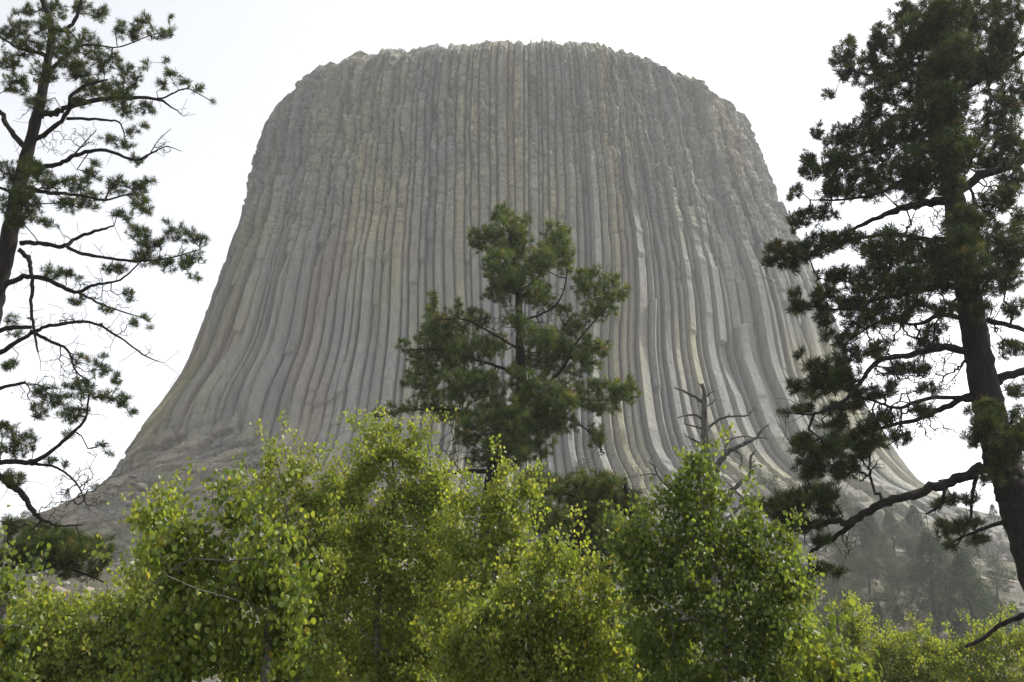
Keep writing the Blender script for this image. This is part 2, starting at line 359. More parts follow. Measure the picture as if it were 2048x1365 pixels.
# colour: grey phonolite, yellow-green lichen, reddish fresh rock
base = np.array([.194, .198, .186]); yel = np.array([.275, .264, .150]); red = np.array([.225, .175, .140]); pale = np.array([.26, .25, .225]); dk = np.array([.105, .11, .112])
cr = rng.random(nC)[ci]
ly_ = np.clip(.22 + 1.5 * fbm(S * .11, Z * .026, 101, 5) + .35 * (cr - .5) + .25 * sstep(100, 140, Z), 0, 1)
tanb = np.array([.25, .222, .17])
facet = hsh(ci, (u > P1).astype(int) + (u > P2), np.full_like(ci, 3))
col = base + (yel - base) * (ly_ * (.35 + .65 * facet))[..., None]
rd = sstep(.60, .80, vnoise(S * .16, Z * .035, 111) + .12 * (facet - .5) + .1 * fbm(S * .5, Z * .2, 113)) * (.25 + .75 * sstep(1.7, 2.1, PH) * (1 - sstep(90, 130, Z)))
col = col + (red - col) * (rd * .5)[..., None]
col = col + (pale - col) * (low * sstep(.35, .7, vnoise(S * .09, Z * .1, 121)) * .7 * (PH < 1.9))[..., None]
col = col + (dk - col) * (.35 * sstep(.5, .8, hsh(ci, np.floor(zi), np.full_like(zi, 6))) * topz)[..., None]
col = col + (tanb - col) * (blk * (PH > 1.8) * sstep(.45, .8, cidc) * .75)[..., None]
st = sstep(.60, .78, vnoise(S * .33, Z * .018, 151) + .10 * fbm(S * .9, Z * .1, 153)); col = col * (1 - .20 * st)[..., None]      # dark water streaks
wh = sstep(.88, .93, vnoise(S * .9, Z * .8, 131)) * sstep(.6, .7, vnoise(S * .05, Z * .05, 133)) * (Z > 118)
col = col + (np.array([.62, .62, .6]) - col) * (wh * .45)[..., None]
col = col * (.9 + .2 * hsh(ci, np.zeros_like(ci), np.full_like(ci, 5)))[..., None]
col = col * ((1 - .5 * jn * amp) * (1 - .30 * j2 * amp) * (1 - .42 * hc))[..., None]  # column joints darkened: crack shade and some stain painted into the tint
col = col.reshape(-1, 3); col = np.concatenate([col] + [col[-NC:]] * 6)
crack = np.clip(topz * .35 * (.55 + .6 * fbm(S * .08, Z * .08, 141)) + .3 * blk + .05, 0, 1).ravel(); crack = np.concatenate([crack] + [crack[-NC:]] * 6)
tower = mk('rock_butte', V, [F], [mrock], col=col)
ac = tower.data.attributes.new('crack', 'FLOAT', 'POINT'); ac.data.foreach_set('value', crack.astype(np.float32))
tower_top = V[:, 2].max()
tag(tower, 'huge grey butte of vertical rock columns with a flat top, flaring at its foot', 'butte', kind='structure')
print('tower', time.time() - T0)

# ------------------------------------------------------------------ ground
def terrain(x, y):
    rho = np.sqrt(((x - XA) / 130.) ** 2 + ((y - YA) / 66.) ** 2)
    h = np.interp(rho, [0, .9, 1.05, 1.3, 1.6, 1.9, 2.2, 2.6, 3.0, 4, 8], [30, 32, 30, 22, 13, 7, 3.2, 1.0, 0, -6, -40])
    k = sstep(1.0, 1.3, rho) * (1 - sstep(1.9, 2.7, rho))
    h = h + k * (5.0 * fbm(x * .022, y * .022, 201, 5) + .9 * fbm(x * .16, y * .16, 203, 4)) + .25 * fbm(x * .1, y * .1, 205, 3)
    return h
q = np.linspace(-1, 1, 460); gx = 40 + np.sinh(q * 3.0) / math.sinh(3.0) * 1500; gy = 120 + np.sinh(q * 3.0) / math.sinh(3.0) * 1500
GX, GY = np.meshgrid(gx, gy); GZ = terrain(GX, GY); n = len(q)
ii = (np.arange(n - 1)[:, None] * n + np.arange(n - 1)[None]).ravel()
ground = mk('ground', np.stack([GX, GY, GZ], -1).reshape(-1, 3), [np.stack([ii, ii + 1, ii + n + 1, ii + n], -1)], [mground], smooth=True)
tag(ground, kind='structure')
def bvh_of(o):
    me = o.data; v = np.empty(len(me.vertices) * 3, np.float32); me.vertices.foreach_get('co', v)
    f = np.empty(len(me.polygons) * 4, np.int32); me.polygons.foreach_get('vertices', f)
    return BVHTree.FromPolygons(v.reshape(-1, 3).tolist(), f.reshape(-1, 4).tolist())
bt, bg_ = bvh_of(tower), bvh_of(ground)
def hit(px, py):
    d = Vector(W(px, py, 100.) - CAM).normalized(); o = Vector(CAM)
    r = [b.ray_cast(o, d) for b in (bt, bg_)]; r = [x for x in r if x[0] is not None]
    return None if not r else min(r, key=lambda x: x[3])[0]
def zground(x, y):
    r = bg_.ray_cast(Vector((x, y, 500)), Vector((0, 0, -1))); return r[0].z if r[0] is not None else 0.
print('terrain', time.time() - T0)

# ------------------------------------------------------------------ trees: shared growing code
def norm(v): return v / np.maximum(np.linalg.norm(v, axis=-1, keepdims=True), 1e-9)
def tube(path, rad, sides=8, seed=0, rough=.08, sub=6, jit=.24):
    """smooth tapering tube along a polyline"""
    path = np.asarray(path, float); rad = np.asarray(rad, float)
    n = len(path); tq = np.linspace(0, n - 1, (n - 1) * sub + 1)
    # Catmull-Rom
    i = np.clip(tq.astype(int), 0, n - 2); f = (tq - i)[:, None]
    g = lambda k: path[np.clip(i + k, 0, n - 1)]
    p = .5 * ((2 * g(0)) + (-g(-1) + g(1)) * f + (2 * g(-1) - 5 * g(0) + 4 * g(1) - g(2)) * f ** 2 + (-g(-1) + 3 * g(0) - 3 * g(1) + g(2)) * f ** 3)
    r = np.interp(tq, np.arange(n), rad)
    R = np.random.default_rng(seed)
    p[1:-1] += R.normal(0, jit, (len(p) - 2, 3)) * r[1:-1, None]
    d = norm(np.gradient(p, axis=0)); a = norm(np.cross(d, [.31, .93, .18])); bn = np.cross(d, a)
    th = np.linspace(0, 2 * math.pi, sides, endpoint=False)
    rr = r[:, None] * (1 + rough * R.normal(0, 1, (len(r), sides)))
    V = p[:, None] + rr[..., None] * (np.cos(th)[None, :, None] * a[:, None] + np.sin(th)[None, :, None] * bn[:, None])
    m = len(p); k = np.arange(m - 1)[:, None] * sides; j = np.arange(sides)[None]; j1 = (j + 1) % sides
    F = np.stack([k + j, k + j1, k + sides + j1, k + sides + j], -1).reshape(-1, 4)
    return V.reshape(-1, 3), F, p, r
def join(parts):
    Vs, Fs, o = [], [], 0
    for v, f in parts:
        Vs.append(v); Fs.append(f + o); o += len(v)
    return np.concatenate(Vs), np.concatenate(Fs)
def grow(skel, tg, R, step=.35, bf=.25, wob=.16, maxd=None):
    """join every target point to the skeleton by short crooked branches (balanced minimum spanning tree)"""
    ns = len(skel); P = [skel]; par = [np.full(ns, -1)]; path = [np.zeros(ns)]
    best = np.full(len(tg), 1e9); bj = np.zeros(len(tg), int)
    for c0 in range(0, len(tg), 500):
        d = np.linalg.norm(tg[c0:c0 + 500, None] - skel[None], axis=-1); j = d.argmin(1)
        bj[c0:c0 + 500] = j; best[c0:c0 + 500] = d[np.arange(len(j)), j]
    pos = list(skel); parent = [-1] * ns; plen = [0.] * ns; tip = np.zeros(len(tg), int)
    alive = np.ones(len(tg), bool)
    for _ in range(len(tg)):
        i = int(np.argmin(np.where(alive, best, 1e9))); j = int(bj[i]); alive[i] = False
        a, b_ = pos[j], tg[i]; L = float(np.linalg.norm(b_ - a)); k = max(1, int(L / step))
        fr = np.arange(1, k + 1) / k
        pts = a + (b_ - a) * fr[:, None]
        if k > 1:
            pts[:-1] += R.normal(0, wob * step, (k - 1, 3)); pts[:, 2] -= .10 * L * np.sin(fr * math.pi)
        new0 = len(pos); pr = j; pl = plen[j]
        for q_ in range(k):
            pos.append(pts[q_]); parent.append(pr); pl += L / k; plen.append(pl); pr = new0 + q_
        tip[i] = pr
        for q_ in range(k):
            d = np.linalg.norm(tg - pts[q_], axis=1) + bf * plen[new0 + q_]
            m = alive & (d < best); best[m] = d[m]; bj[m] = new0 + q_
    return np.array(pos), np.array(parent), tip, ns
def twigs(pos, parent, ns, r0, rmax, e=2.4, sides=4):
    n = len(pos); acc = np.zeros(n); rad = np.zeros(n)
    for i in range(n - 1, ns - 1, -1):
        rad[i] = (acc[i] if acc[i] > 0 else r0 ** e) ** (1 / e); 
        if parent[i] >= 0: acc[parent[i]] += rad[i] ** e
    rad = np.minimum(rad, rmax)
    i = np.arange(ns, n); j = parent[i]; A, B = pos[j], pos[i]
    ra = np.where(j >= ns, np.minimum(rad[j], rad[i] * 1.4), rad[i] * 1.25); rb = rad[i]
    d = norm(B - A); a = norm(np.cross(d, np.array([.31, .23, .92]) + 0 * d)); c = np.cross(d, a)
    th = np.linspace(0, 2 * math.pi, sides, endpoint=False)
    ring = np.cos(th)[None, :, None] * a[:, None] + np.sin(th)[None, :, None] * c[:, None]
    A = A - d * ra[:, None] * .5
    V = np.concatenate([A[:, None] + ring * ra[:, None, None], B[:, None] + ring * rb[:, None, None]], 1).reshape(-1, 3)
    k = np.arange(len(i))[:, None] * 2 * sides; q_ = np.arange(sides)[None]; q1 = (q_ + 1) % sides
    F = np.stack([k + q_, k + q1, k + sides + q1, k + sides + q_], -1).reshape(-1, 4)
    return V, F, rad
PINE_COLS = np.array([[.024, .042, .012], [.040, .058, .014], [.052, .074, .020], [.080, .084, .021], [.11, .085, .022]])
def needles(P, Dr, R, n, length, width, probs, spread=(12, 78), back=.14):
    m = len(P); P_ = np.repeat(P, n, 0); D_ = np.repeat(Dr, n, 0)
    a = norm(np.cross(D_, R.normal(0, 1, D_.shape))); al = np.radians(R.uniform(spread[0], spread[1], m * n))[:, None]
    d = norm(D_ * np.cos(al) + a * np.sin(al) + np.array([0, 0, -.04]))
    bs = P_ - D_ * (R.uniform(0, 1, m * n) * back)[:, None]
    L = (length * np.repeat(R.uniform(.6, 1.2, m), n) * R.uniform(.7, 1.1, m * n))[:, None]
    sdv = norm(np.cross(d, R.normal(0, 1, d.shape))) * (width / 2)
    V = np.stack([bs, bs + d * L * .4 - sdv, bs + d * L, bs + d * L * .4 + sdv], 1).reshape(-1, 3)
    F = np.arange(m * n * 4).reshape(-1, 4)
    ct = PINE_COLS[R.choice(5, m, p=probs)] * R.uniform(.75, 1.3, m)[:, None]
    c = np.repeat(ct, n, 0) * R.uniform(.8, 1.25, m * n)[:, None]
    old = R.random(m * n) < .025; c[old] = PINE_COLS[4] * .8
    return V, F, np.repeat(c, 4, 0)
def leaves(P, R, n, size, spreadr, cols):
    m = len(P); c = np.repeat(P, n, 0) + R.normal(0, spreadr * 1.3, (m * n, 3))
    k = m * n
    up = norm(np.stack([R.normal(0, .45, k), R.normal(0, .45, k), -np.abs(R.normal(1, .35, k))], -1))   # blade hangs from its stalk
    side = norm(np.cross(up, R.normal(0, 1, (k, 3)))); nr = np.cross(side, up)
    s_ = (size * R.uniform(.6, 1.2, k))[:, None]; fold = R.uniform(.05, .28, k)[:, None] * s_
    sh = [(0, -.5, 0), (.42, -.32, 1), (.48, .08, 1), (.25, .38, .6), (0, .55, 0), (-.25, .38, .6), (-.48, .08, 1), (-.42, -.32, 1)]
    V = np.stack([c + side * a * s_ + up * b_ * s_ + nr * f_ * fold for a, b_, f_ in sh], 1).reshape(-1, 3)
    o = (np.arange(k) * 8)[:, None]
    F = np.concatenate([o + np.array([0, 1, 2, 3, 4])[None], o + np.array([0, 4, 5, 6, 7])[None]])
    ct = cols[R.integers(0, len(cols), m)]; ct = np.repeat(ct, n, 0) * .5 + .5 * cols[R.integers(0, len(cols), k)]
    ct = ct * R.uniform(.75, 1.25, k)[:, None]
    yl = R.random(k) < .004; ct[yl] = (.30, .25, .03)
    return V, F, np.repeat(ct, 8, 0)
def clump_points(clumps, Y0, dens, R, thick=1.0, sfrac=.6):
    """clumps of photo ellipses (x, y, rx, ry[, dy]) at distance Y0 -> 3-D points spread through real ellipsoids"""
    out = []
    for c in clumps:
        x, y, rx, ry = c[:4]; dy = c[4] if len(c) > 4 else 0.
        n = max(2, int(dens * math.pi * rx * ry / 100.)); Yc = Y0 + dy
        cen = W(x, y, Yc); m = Yc / (FPX * math.cos(PITCH))
        u_ = norm(R.normal(0, 1, (n, 3))) * (R.random((n, 1)) ** .42)
        k_ = max(3, n // 14); sub = norm(R.normal(0, 1, (k_, 3))) * (R.random((k_, 1)) ** .36)
        sel = R.random(n) < sfrac; u_[sel] = sub[R.integers(0, k_, sel.sum())] + R.normal(0, .15, (sel.sum(), 3))
        u_[:, 0] *= rx * m; u_[:, 2] *= ry * m * 1.05; u_[:, 1] *= thick * .5 * (rx + ry) * m
        out.append(cen + u_)
    return np.concatenate(out)

def build_tree(name, label, cat, group, Y0, trunk, limbs, clumps, kind, seed, dens, nleaf, tk, mats, bare=None, probs=None, cols=None, thick=1.0, r0=.005, rmax=.07, step=.35, depth_rand=.0, wob=.16, size=.055, nlen=.14, nwid=.0045, branchname='branch', cmul=1.):
    """trunk / limbs: lists of (x, y, width_px[, dy]) in photo pixels"""
    R = np.random.default_rng(seed)
    mwood, mtw, mfol = mats
    m0 = Y0 / (FPX * math.cos(PITCH))
    tr = np.array([W(p[0], p[1], Y0 + (p[3] if len(p) > 3 else 0)) for p in trunk]); rad = [p[2] * m0 / 2 * {'aspen': .62, 'pine': .86}.get(kind, 1) for p in trunk]
    gz = zground(tr[-1][0], tr[-1][1])
    if tr[-1][2] > gz - .2:
        tr = np.vstack([tr, [tr[-1][0], tr[-1][1], gz - .25]]); rad.append(rad[-1] * 1.25)
    root = empty(name, (tr[-1][0], tr[-1][1], gz)); tag(root, label, cat, group)
    o3 = np.array(root.location)
    V, F, p, r = tube(tr, rad, 14, seed, .045, 8, .04)
    mk('trunk', V - o3, [F], [mwood], root, smooth=True)
    skel = [p[p[:, 2] > gz + .4]]
    for k, l in enumerate(limbs):
        dy = R.normal(0, 1) * depth_rand
        L = np.array([W(q_[0], q_[1], Y0 + (q_[3] if len(q_) > 3 else dy * i / (len(l) - 1))) for i, q_ in enumerate(l)])
        V, F, p, r = tube(L, [q_[2] * m0 / 2 * {'aspen': .42, 'pine': .8}.get(kind, 1.0) for q_ in l], 7, seed + k + 1, .10, 6)
        mk(branchname, V - o3, [F], [mwood], root, smooth=True); skel.append(p)
    skel = np.concatenate(skel)
    if clumps is None:
        q_ = skel[R.integers(0, len(skel), 110)]; pos, par, tip, ns = grow(skel, q_ + R.normal(0, .22, q_.shape), R, step=.12, wob=.25)
        V, F, _ = twigs(pos, par, ns, .006, .03); tb = [c for c in root.children if c.name.startswith('trunk')][0]; n_ = len(tb.data.vertices)
        tv = np.empty(n_ * 3, np.float32); tb.data.vertices.foreach_get('co', tv); tf = np.empty(len(tb.data.polygons) * 4, np.int32); tb.data.polygons.foreach_get('vertices', tf)
        bpy.data.objects.remove(tb); mk('trunk', np.concatenate([tv.reshape(-1, 3), V - o3]), [tf.reshape(-1, 4), F + n_], [mwood], root, smooth=True); return root
    tg = clump_points(clumps, Y0, dens, R, thick, .8 if kind == 'aspen' else .25)
    if depth_rand: pass
    if kind == 'aspen':                      # leafy shoots that reach out of the crown
        q_ = tg[R.random(len(tg)) < .09]; dsh = norm(R.normal(0, 1, q_.shape) * [.7, .7, .35] + [0, 0, .95]); Ls = R.uniform(.15, .7, len(q_)) * (Y0 / 12.) ** .35
        tg = np.concatenate([tg] + [q_ + dsh * (Ls * f_)[:, None] + R.normal(0, .012, q_.shape) for f_ in (.25, .45, .62, .8, .93, 1.0)])
    nt_ = len(tg)
    if bare is not None: tg = np.concatenate([tg, clump_points(bare, Y0, dens * 1.2, R, thick)])
    if kind == 'pine':                       # dead stubs and twiglets along the limbs
        q_ = skel[R.integers(0, len(skel), 420)]; tg = np.concatenate([tg, q_ + R.normal(0, .3, q_.shape)])
    pos, par, tip, ns = grow(skel, tg, R, step=step, wob=wob)
    V, F, rd_ = twigs(pos, par, ns, r0, rmax)
    tipn = tip[:nt_]; Pt = pos[tipn]; pr = par[tipn]; Dt = norm(Pt - pos[np.maximum(pr, 0)])
    tc = np.full((len(V), 3), .1)
    if kind == 'pine':
        Dt = norm(Dt * .55 + np.array([0, 0, .55]) + R.normal(0, .35, Dt.shape))
        V2, F2, c2_ = needles(Pt + Dt * .05, Dt, R, nleaf, nlen, nwid, probs if probs is not None else (.3, .32, .22, .12, .04)); c2_ = c2_ * cmul
    else:
        V2, F2, c2_ = leaves(Pt, R, nleaf, size, .055 * size / .055, cols)
    mk('crown', np.concatenate([V, V2]) - o3, [F, F2 + len(V)], [mtw, mfol], root, col=np.concatenate([tc, c2_]), midx=[0, 1])
    print(name, 'targets', len(tg), 'faces', len(F2), round(time.time() - T0, 1))
    return root

# ------------------------------------------------------------------ the near pines
PM = (mbark, mtwig, mneedle)
lim_right = [
 [(1892, 190, 22), (1950, 165, 18), (2050, 105, 12), (2110, 60, 6)],
 [(1896, 400, 26), (1860, 405, 22), (1800, 418, 18), (1745, 440, 12), (1700, 462, 8), (1640, 490, 5)],
 [(1900, 400, 30), (1950, 360, 26), (2048, 322, 20), (2120, 300, 10)],
 [(1890, 330, 14), (1840, 350, 12), (1760, 385, 9), (1690, 400, 6), (1620, 400, 3)],
 [(1888, 260, 14), (1830, 270, 11), (1750, 300, 8), (1660, 330, 4)],
 [(1886, 120, 12), (1830, 130, 10), (1760, 150, 7), (1690, 140, 4)],
 [(1920, 480, 18), (1860, 480, 14), (1780, 470, 11), (1700, 480, 8), (1600, 510, 4), (1535, 525, 2)],
 [(1932, 585, 20), (1880, 572, 17), (1800, 590, 13), (1740, 602, 9), (1680, 620, 6), (1610, 610, 3)],
 [(1938, 640, 14), (1880, 630, 12), (1830, 650, 8), (1770, 640, 6), (1700, 680, 4)],
 [(1948, 705, 22), (1880, 697, 19), (1810, 712, 15), (1755, 722, 12), (1725, 760, 10), (1690, 800, 8), (1630, 828, 5), (1570, 825, 2)],
 [(1960, 780, 18), (1900, 810, 15), (1840, 838, 12), (1770, 855, 9), (1710, 880, 6), (1640, 905, 3)],
 [(1958, 800, 14), (1870, 795, 10), (1800, 815, 8), (1740, 800, 5), (1680, 775, 3)],
 [(1975, 640, 16), (2048, 662, 12), (2110, 690, 6)],
 [(1990, 765, 24), (2048, 742, 18), (2130, 730, 8)],
 [(1982, 932, 30), (1930, 950, 26), (1870, 975, 24), (1800, 997, 21), (1740, 1020, 19), (1700, 1046, 18), (1665, 1042, 15), (1620, 1046, 10), (1570, 1030, 5)],
 [(1706, 1046, 13), (1675, 1072, 11), (1640, 1092, 9), (1618, 1112, 8), (1626, 1160, 6), (1622, 1200, 3)],
 [(1958, 938, 11), (1945, 985, 9), (1940, 1040, 6), (1915, 1090, 3)],
 [(1890, 968, 9), (1882, 1008, 7), (1852, 1028, 4)],
 [(2022, 1040, 16), (1985, 1052, 9), (1930, 1072, 6), (1890, 1095, 3)],
 [(2058, 1170, 22), (2075, 1215, 15), (2030, 1238, 12), (2000, 1250, 11), (1965, 1278, 9), (1930, 1294, 7)],
]
lim_right = [[(q[0], q[1], q[2]) for q in l] for l in lim_right]
cl_right = [(1800,35,30,25),(1860,20,50,30,1),(1950,30,50,40),(2010,40,40,50,-1),(1760,80,30,30),(1830,80,55,35,-1),(1910,90,60,40,1),(2000,110,50,50),(1690,110,30,25),(1740,130,45,25,1),(1810,140,60,35),(1880,160,50,40,-1.5),(1960,150,50,40),(2030,190,30,50,1),(1700,150,30,12),(1760,180,40,25,-1),(1830,210,60,35,1),(1900,230,50,35,-1.5),(1655,187,8,8),(1665,190,10,5),(1750,220,25,20),(1990,240,50,40,1),
 (1635,262,14,14),(1680,280,40,20),(1730,270,50,30,1),(1800,270,60,35,-1),(1870,290,50,40,1.5),(1940,300,40,30,-1),(2020,300,35,40),(1620,320,18,18),(1670,330,45,25,-1),(1740,330,50,30,1),(1820,340,60,35,-1.5),(1900,350,40,25,1),(1590,385,18,12),(1620,350,22,15),(1680,380,50,22,-.5),(1750,380,40,22,1),(1830,385,40,18,-1),(1600,440,25,18),(1640,430,30,15),(2000,400,50,20,-1),(1950,470,50,40,1.5),(2010,500,40,50,-1),
 (1545,495,22,10),(1537,527,16,9),(1590,510,45,22),(1640,490,40,22,1),(1690,480,40,18,-.6),(1770,500,45,40,-1.6),(1830,520,60,40,1),(1900,500,50,35,-1.5),(1740,560,50,28,1),(1800,570,50,22,-1.5),(1870,560,40,28,-1.2),(1670,560,40,22,.6),(1950,560,40,28,-1.2),(2010,560,40,28,1),(1920,440,30,25,1.4),
 (1590,590,14,9),(1600,615,24,14),(1640,600,40,18),(1700,610,50,20,.8),(1645,640,22,12),(1755,620,40,16,-.8),(1655,672,12,9),(1830,620,28,10,1),(1690,680,26,12),
 (1600,713,8,10),(1630,735,26,9),(1660,745,38,22),(1700,710,32,16,.8),(1590,775,18,10),(1640,775,42,20,.7),(1690,760,36,18,-.7),(1600,820,26,10),(1568,825,8,6),(1680,820,34,12),(1720,800,26,12),(1780,780,24,12,1),(1840,740,24,12,-1),(1870,660,22,12,1),(1860,780,20,12,-.8),
 (1610,890,30,18),(1650,900,48,22,-.6),(1700,880,38,16,.6),(1750,850,34,14),(1620,940,34,18),(1680,940,38,16),(1720,910,26,12),(1800,880,24,12),(1770,830,24,10),
 (1972,822,34,20,-1.2),(2036,850,24,34,-1),(1958,872,26,18,-1.2),(2014,905,32,26,-1.5),(1990,955,26,14,-1.0),(2045,960,22,40,1),(2025,700,28,16),(2030,620,22,18),(2035,780,22,14,1),
 (1515,1008,16,8),(1560,1012,38,22),(1600,1000,30,22,.5),(1640,990,36,20,-.5),(1600,1050,38,20),(1660,1020,26,14),(1560,1045,20,14),(1640,1080,18,10),
 (1640,1140,22,12),(1678,1145,14,8),(1610,1165,12,12),(1880,1008,14,9),(1900,1060,24,16),(1940,1050,22,12),(1960,1080,18,10),(1905,1000,18,10),(1895,1095,14,8),(1940,1000,14,10),(1890,40,50,50,-1.6),(1900,120,50,50,-2),(1880,210,46,40,-2),(1900,300,46,36,-2),(1900,370,30,20,-1.6),(1925,450,40,30,-1.6),(1930,530,44,34,-2),(1968,850,24,18,-1.6),(2026,885,24,22,-1.6),(1960,620,20,14,-1.4),(2030,360,30,30,1),(2040,440,20,30),(1850,80,40,30,1.5),(1980,330,30,24,1),(1720,650,40,14,.8),(1790,640,34,14,-.8),(1850,690,30,14,1),(1760,700,30,14,-1),(1800,740,30,12,.6),(1730,790,34,14,1),(1850,820,28,12,-1),(1670,850,30,12,.6),(1740,890,34,14,-.8),(1820,600,34,16,1.2),(1890,620,24,16,-1.2)]
bare_right = [(1800,660,70,30),(1750,690,60,30,1),(1850,700,60,40),(1800,760,60,40,-1),(1750,780,60,40),(1880,760,40,40,1),(1850,860,60,30),(1780,850,60,40),(1620,1160,20,40),(1700,1100,20,20),(1900,440,60,40),(1980,640,40,60),(1850,440,60,20),(1720,930,40,30),(2000,380,50,40)]
build_tree('pine_tree', 'big dark pine at the right edge with a thick trunk and heavy low limb', 'pine tree', 'tall pines', 22., [(1878, -120, 18), (1884, 60, 26), (1889, 200, 36), (1900, 340, 46), (1918, 470, 52), (1938, 600, 56), (1955, 700, 62), (1974, 800, 68), (1994, 890, 70), (2014, 950, 72), (2036, 1020, 74), (2078, 1150, 80), (2150, 1365, 90)],
  lim_right, cl_right, 'pine', 11, 2.7, 44, 1, PM, bare=bare_right, depth_rand=.9, probs=(.40, .34, .17, .08, .01), thick=1.6, r0=.0055, nlen=.20, nwid=.0135, cmul=1.1)

lim_left = [
 [(98, 112, 14), (60, 103, 10), (28, 92, 7), (-20, 60, 4)],
 [(80, 232, 20), (110, 226, 17), (143, 213, 15), (213, 198, 12), (307, 198, 8), (347, 217, 4), (367, 233, 2)],
 [(307, 198, 5), (330, 195, 5), (373, 178, 4), (423, 203, 2)],
 [(73, 278, 14), (105, 258, 12), (138, 220, 11), (140, 195, 9), (170, 172, 8), (215, 160, 5)],
 [(133, 237, 9), (200, 240, 7), (238, 245, 5), (250, 275, 3)],
 [(55, 335, 13), (105, 332, 12), (145, 314, 11), (200, 300, 9), (270, 320, 7), (300, 308, 5), (332, 294, 3), (363, 303, 1.5)],
 [(145, 314, 5), (170, 285, 4), (192, 262, 2.5)],
 [(300, 308, 3), (318, 280, 2.5), (342, 258, 1.5)],
 [(50, 295, 18), (18, 258, 14), (0, 225, 12), (-30, 190, 8)],
 [(40, 487, 13), (85, 488, 12), (130, 492, 11), (150, 478, 9), (190, 463, 8), (228, 452, 4)],
 [(128, 492, 9), (165, 508, 9), (210, 516, 8), (270, 522, 7), (330, 518, 5), (400, 500, 2.5)],
 [(38, 500, 13), (58, 520, 11), (64, 560, 9), (63, 610, 8), (68, 660, 7), (76, 705, 4)],
 [(16, 567, 15), (55, 553, 13), (100, 562, 12), (150, 584, 10), (190, 570, 8), (240, 560, 5), (285, 520, 2.5)],
 [(155, 584, 7), (200, 608, 6), (240, 622, 4), (300, 640, 2)],
 [(-20, 668, 14), (20, 656, 12), (62, 655, 9)],
 [(-60, 735, 16), (0, 705, 13), (62, 668, 10), (100, 652, 9), (180, 645, 7), (240, 676, 5), (290, 712, 3.5), (328, 727, 1.5)],
 [(62, 662, 9), (105, 685, 8), (135, 700, 6), (150, 740, 4), (175, 760, 3)],
 [(-60, 790, 12), (0, 776, 9), (50, 765, 7)],
 [(-90, 955, 16), (0, 925, 13), (60, 925, 12), (100, 905, 10), (150, 862, 8), (172, 835, 6), (178, 790, 4)],
 [(60, 928, 8), (100, 932, 7), (130, 945, 5), (158, 975, 4), (172, 1010, 2.5)],
 [(-60, 930, 22), (0, 955, 18), (40, 985, 15), (65, 1020, 12), (85, 1040, 8), (120, 1052, 5), (165, 1050, 3)],
 [(-100, 1160, 14), (0, 1130, 10), (60, 1145, 8), (110, 1130, 7), (160, 1145, 5), (210, 1165, 3)],
 [(98, 60, 12), (130, 60, 11), (150, 40, 10), (163, 0, 8), (168, -60, 5)],
 [(95, 150, 12), (135, 110, 9), (170, 90, 6), (235, 95, 4), (290, 75, 3), (340, 60, 2)],
 [(45, 372, 14), (90, 385, 10), (150, 390, 8), (210, 400, 6), (270, 385, 3)],
 [(40, 400, 10), (10, 380, 8), (-30, 370, 6)],
]
cl_left = [(30,60,33,36),(60,20,20,15),(105,20,38,20,.5),(60,95,33,22,-.6),(20,125,30,22),(30,170,33,26,.6),(130,90,36,36,-.8),(180,90,30,32,.8),(150,140,46,26,-.6),(200,30,24,18),(160,15,28,15),(240,60,12,28),(285,40,18,14),(310,70,24,10),(335,65,16,12),(340,42,8,8),(270,62,22,20,.4),(215,122,32,26),(260,150,28,22,-.5),(235,180,42,20),(290,130,12,8),(330,120,7,9),(340,145,16,11),(330,168,22,10),(370,168,13,11),(400,182,13,9),(422,203,6,5),(290,215,20,16),(250,222,32,12,.4),(190,170,36,24,.6),(265,268,16,10),(215,280,20,8),(245,290,28,11),(275,322,20,10),(60,330,28,16,-.5),(20,350,28,26),(80,350,33,16,.6),(110,370,28,20),(180,350,26,15,-.6),(190,328,14,8),(150,370,28,20,.7),(230,370,24,20),(270,380,28,20),(300,362,16,11),(280,412,26,20,-.4),(240,430,26,11),(180,400,32,20,.7),(130,410,28,16,-.7),(20,410,28,22),(60,430,26,16,.7),(100,448,26,8),(290,255,14,6),(160,200,24,18,-.8),
 (338,445,9,6),(270,465,24,14),(300,482,30,20),(360,470,36,16),(400,482,16,15),(290,515,26,16),(230,540,26,14),(330,530,26,14),(380,520,30,18),(385,552,14,8),(110,545,26,15),(150,550,20,11),(155,605,20,10),(210,620,16,9),(255,590,12,14),(290,635,10,9),(270,645,15,8),(300,655,6,6),(20,640,13,12),(30,668,16,6),
 (20,730,22,12),(160,715,16,12),(212,712,9,6),(200,740,22,15),(230,760,16,11),(90,785,26,16),(120,800,26,16,.4),(160,782,32,20,-.3),(210,790,26,12),(250,800,20,15),(150,830,40,14),(80,820,22,16),(262,828,12,8),(20,860,22,16),(50,880,22,16),(30,900,36,14),(130,870,12,8),(100,925,14,8),(130,930,10,7),(205,890,11,6),(220,905,8,6),(25,960,28,20),
 (70,1080,56,26,.3),(110,1100,46,22,-.4),(150,1092,44,20,.3),(200,1085,26,11),(140,1140,40,14),(200,1130,22,11),(90,1058,36,11),(30,1050,26,16),(180,1150,24,10),(40,1120,40,16),(95,1085,56,24,-.8),(150,1110,46,20,-.7),(190,1100,34,14,-.4),(100,1130,40,12,-.5),(60,1085,40,22,.8),(130,1075,40,14,.5),(215,1120,18,8),(85,150,26,24,-.9),(75,205,24,18,-.9),(60,340,30,22,-1),(45,390,30,24,-1),(60,410,28,18,-1),(95,60,26,24,-.8),(30,440,26,16,-.9),(240,200,40,14,-.6)]
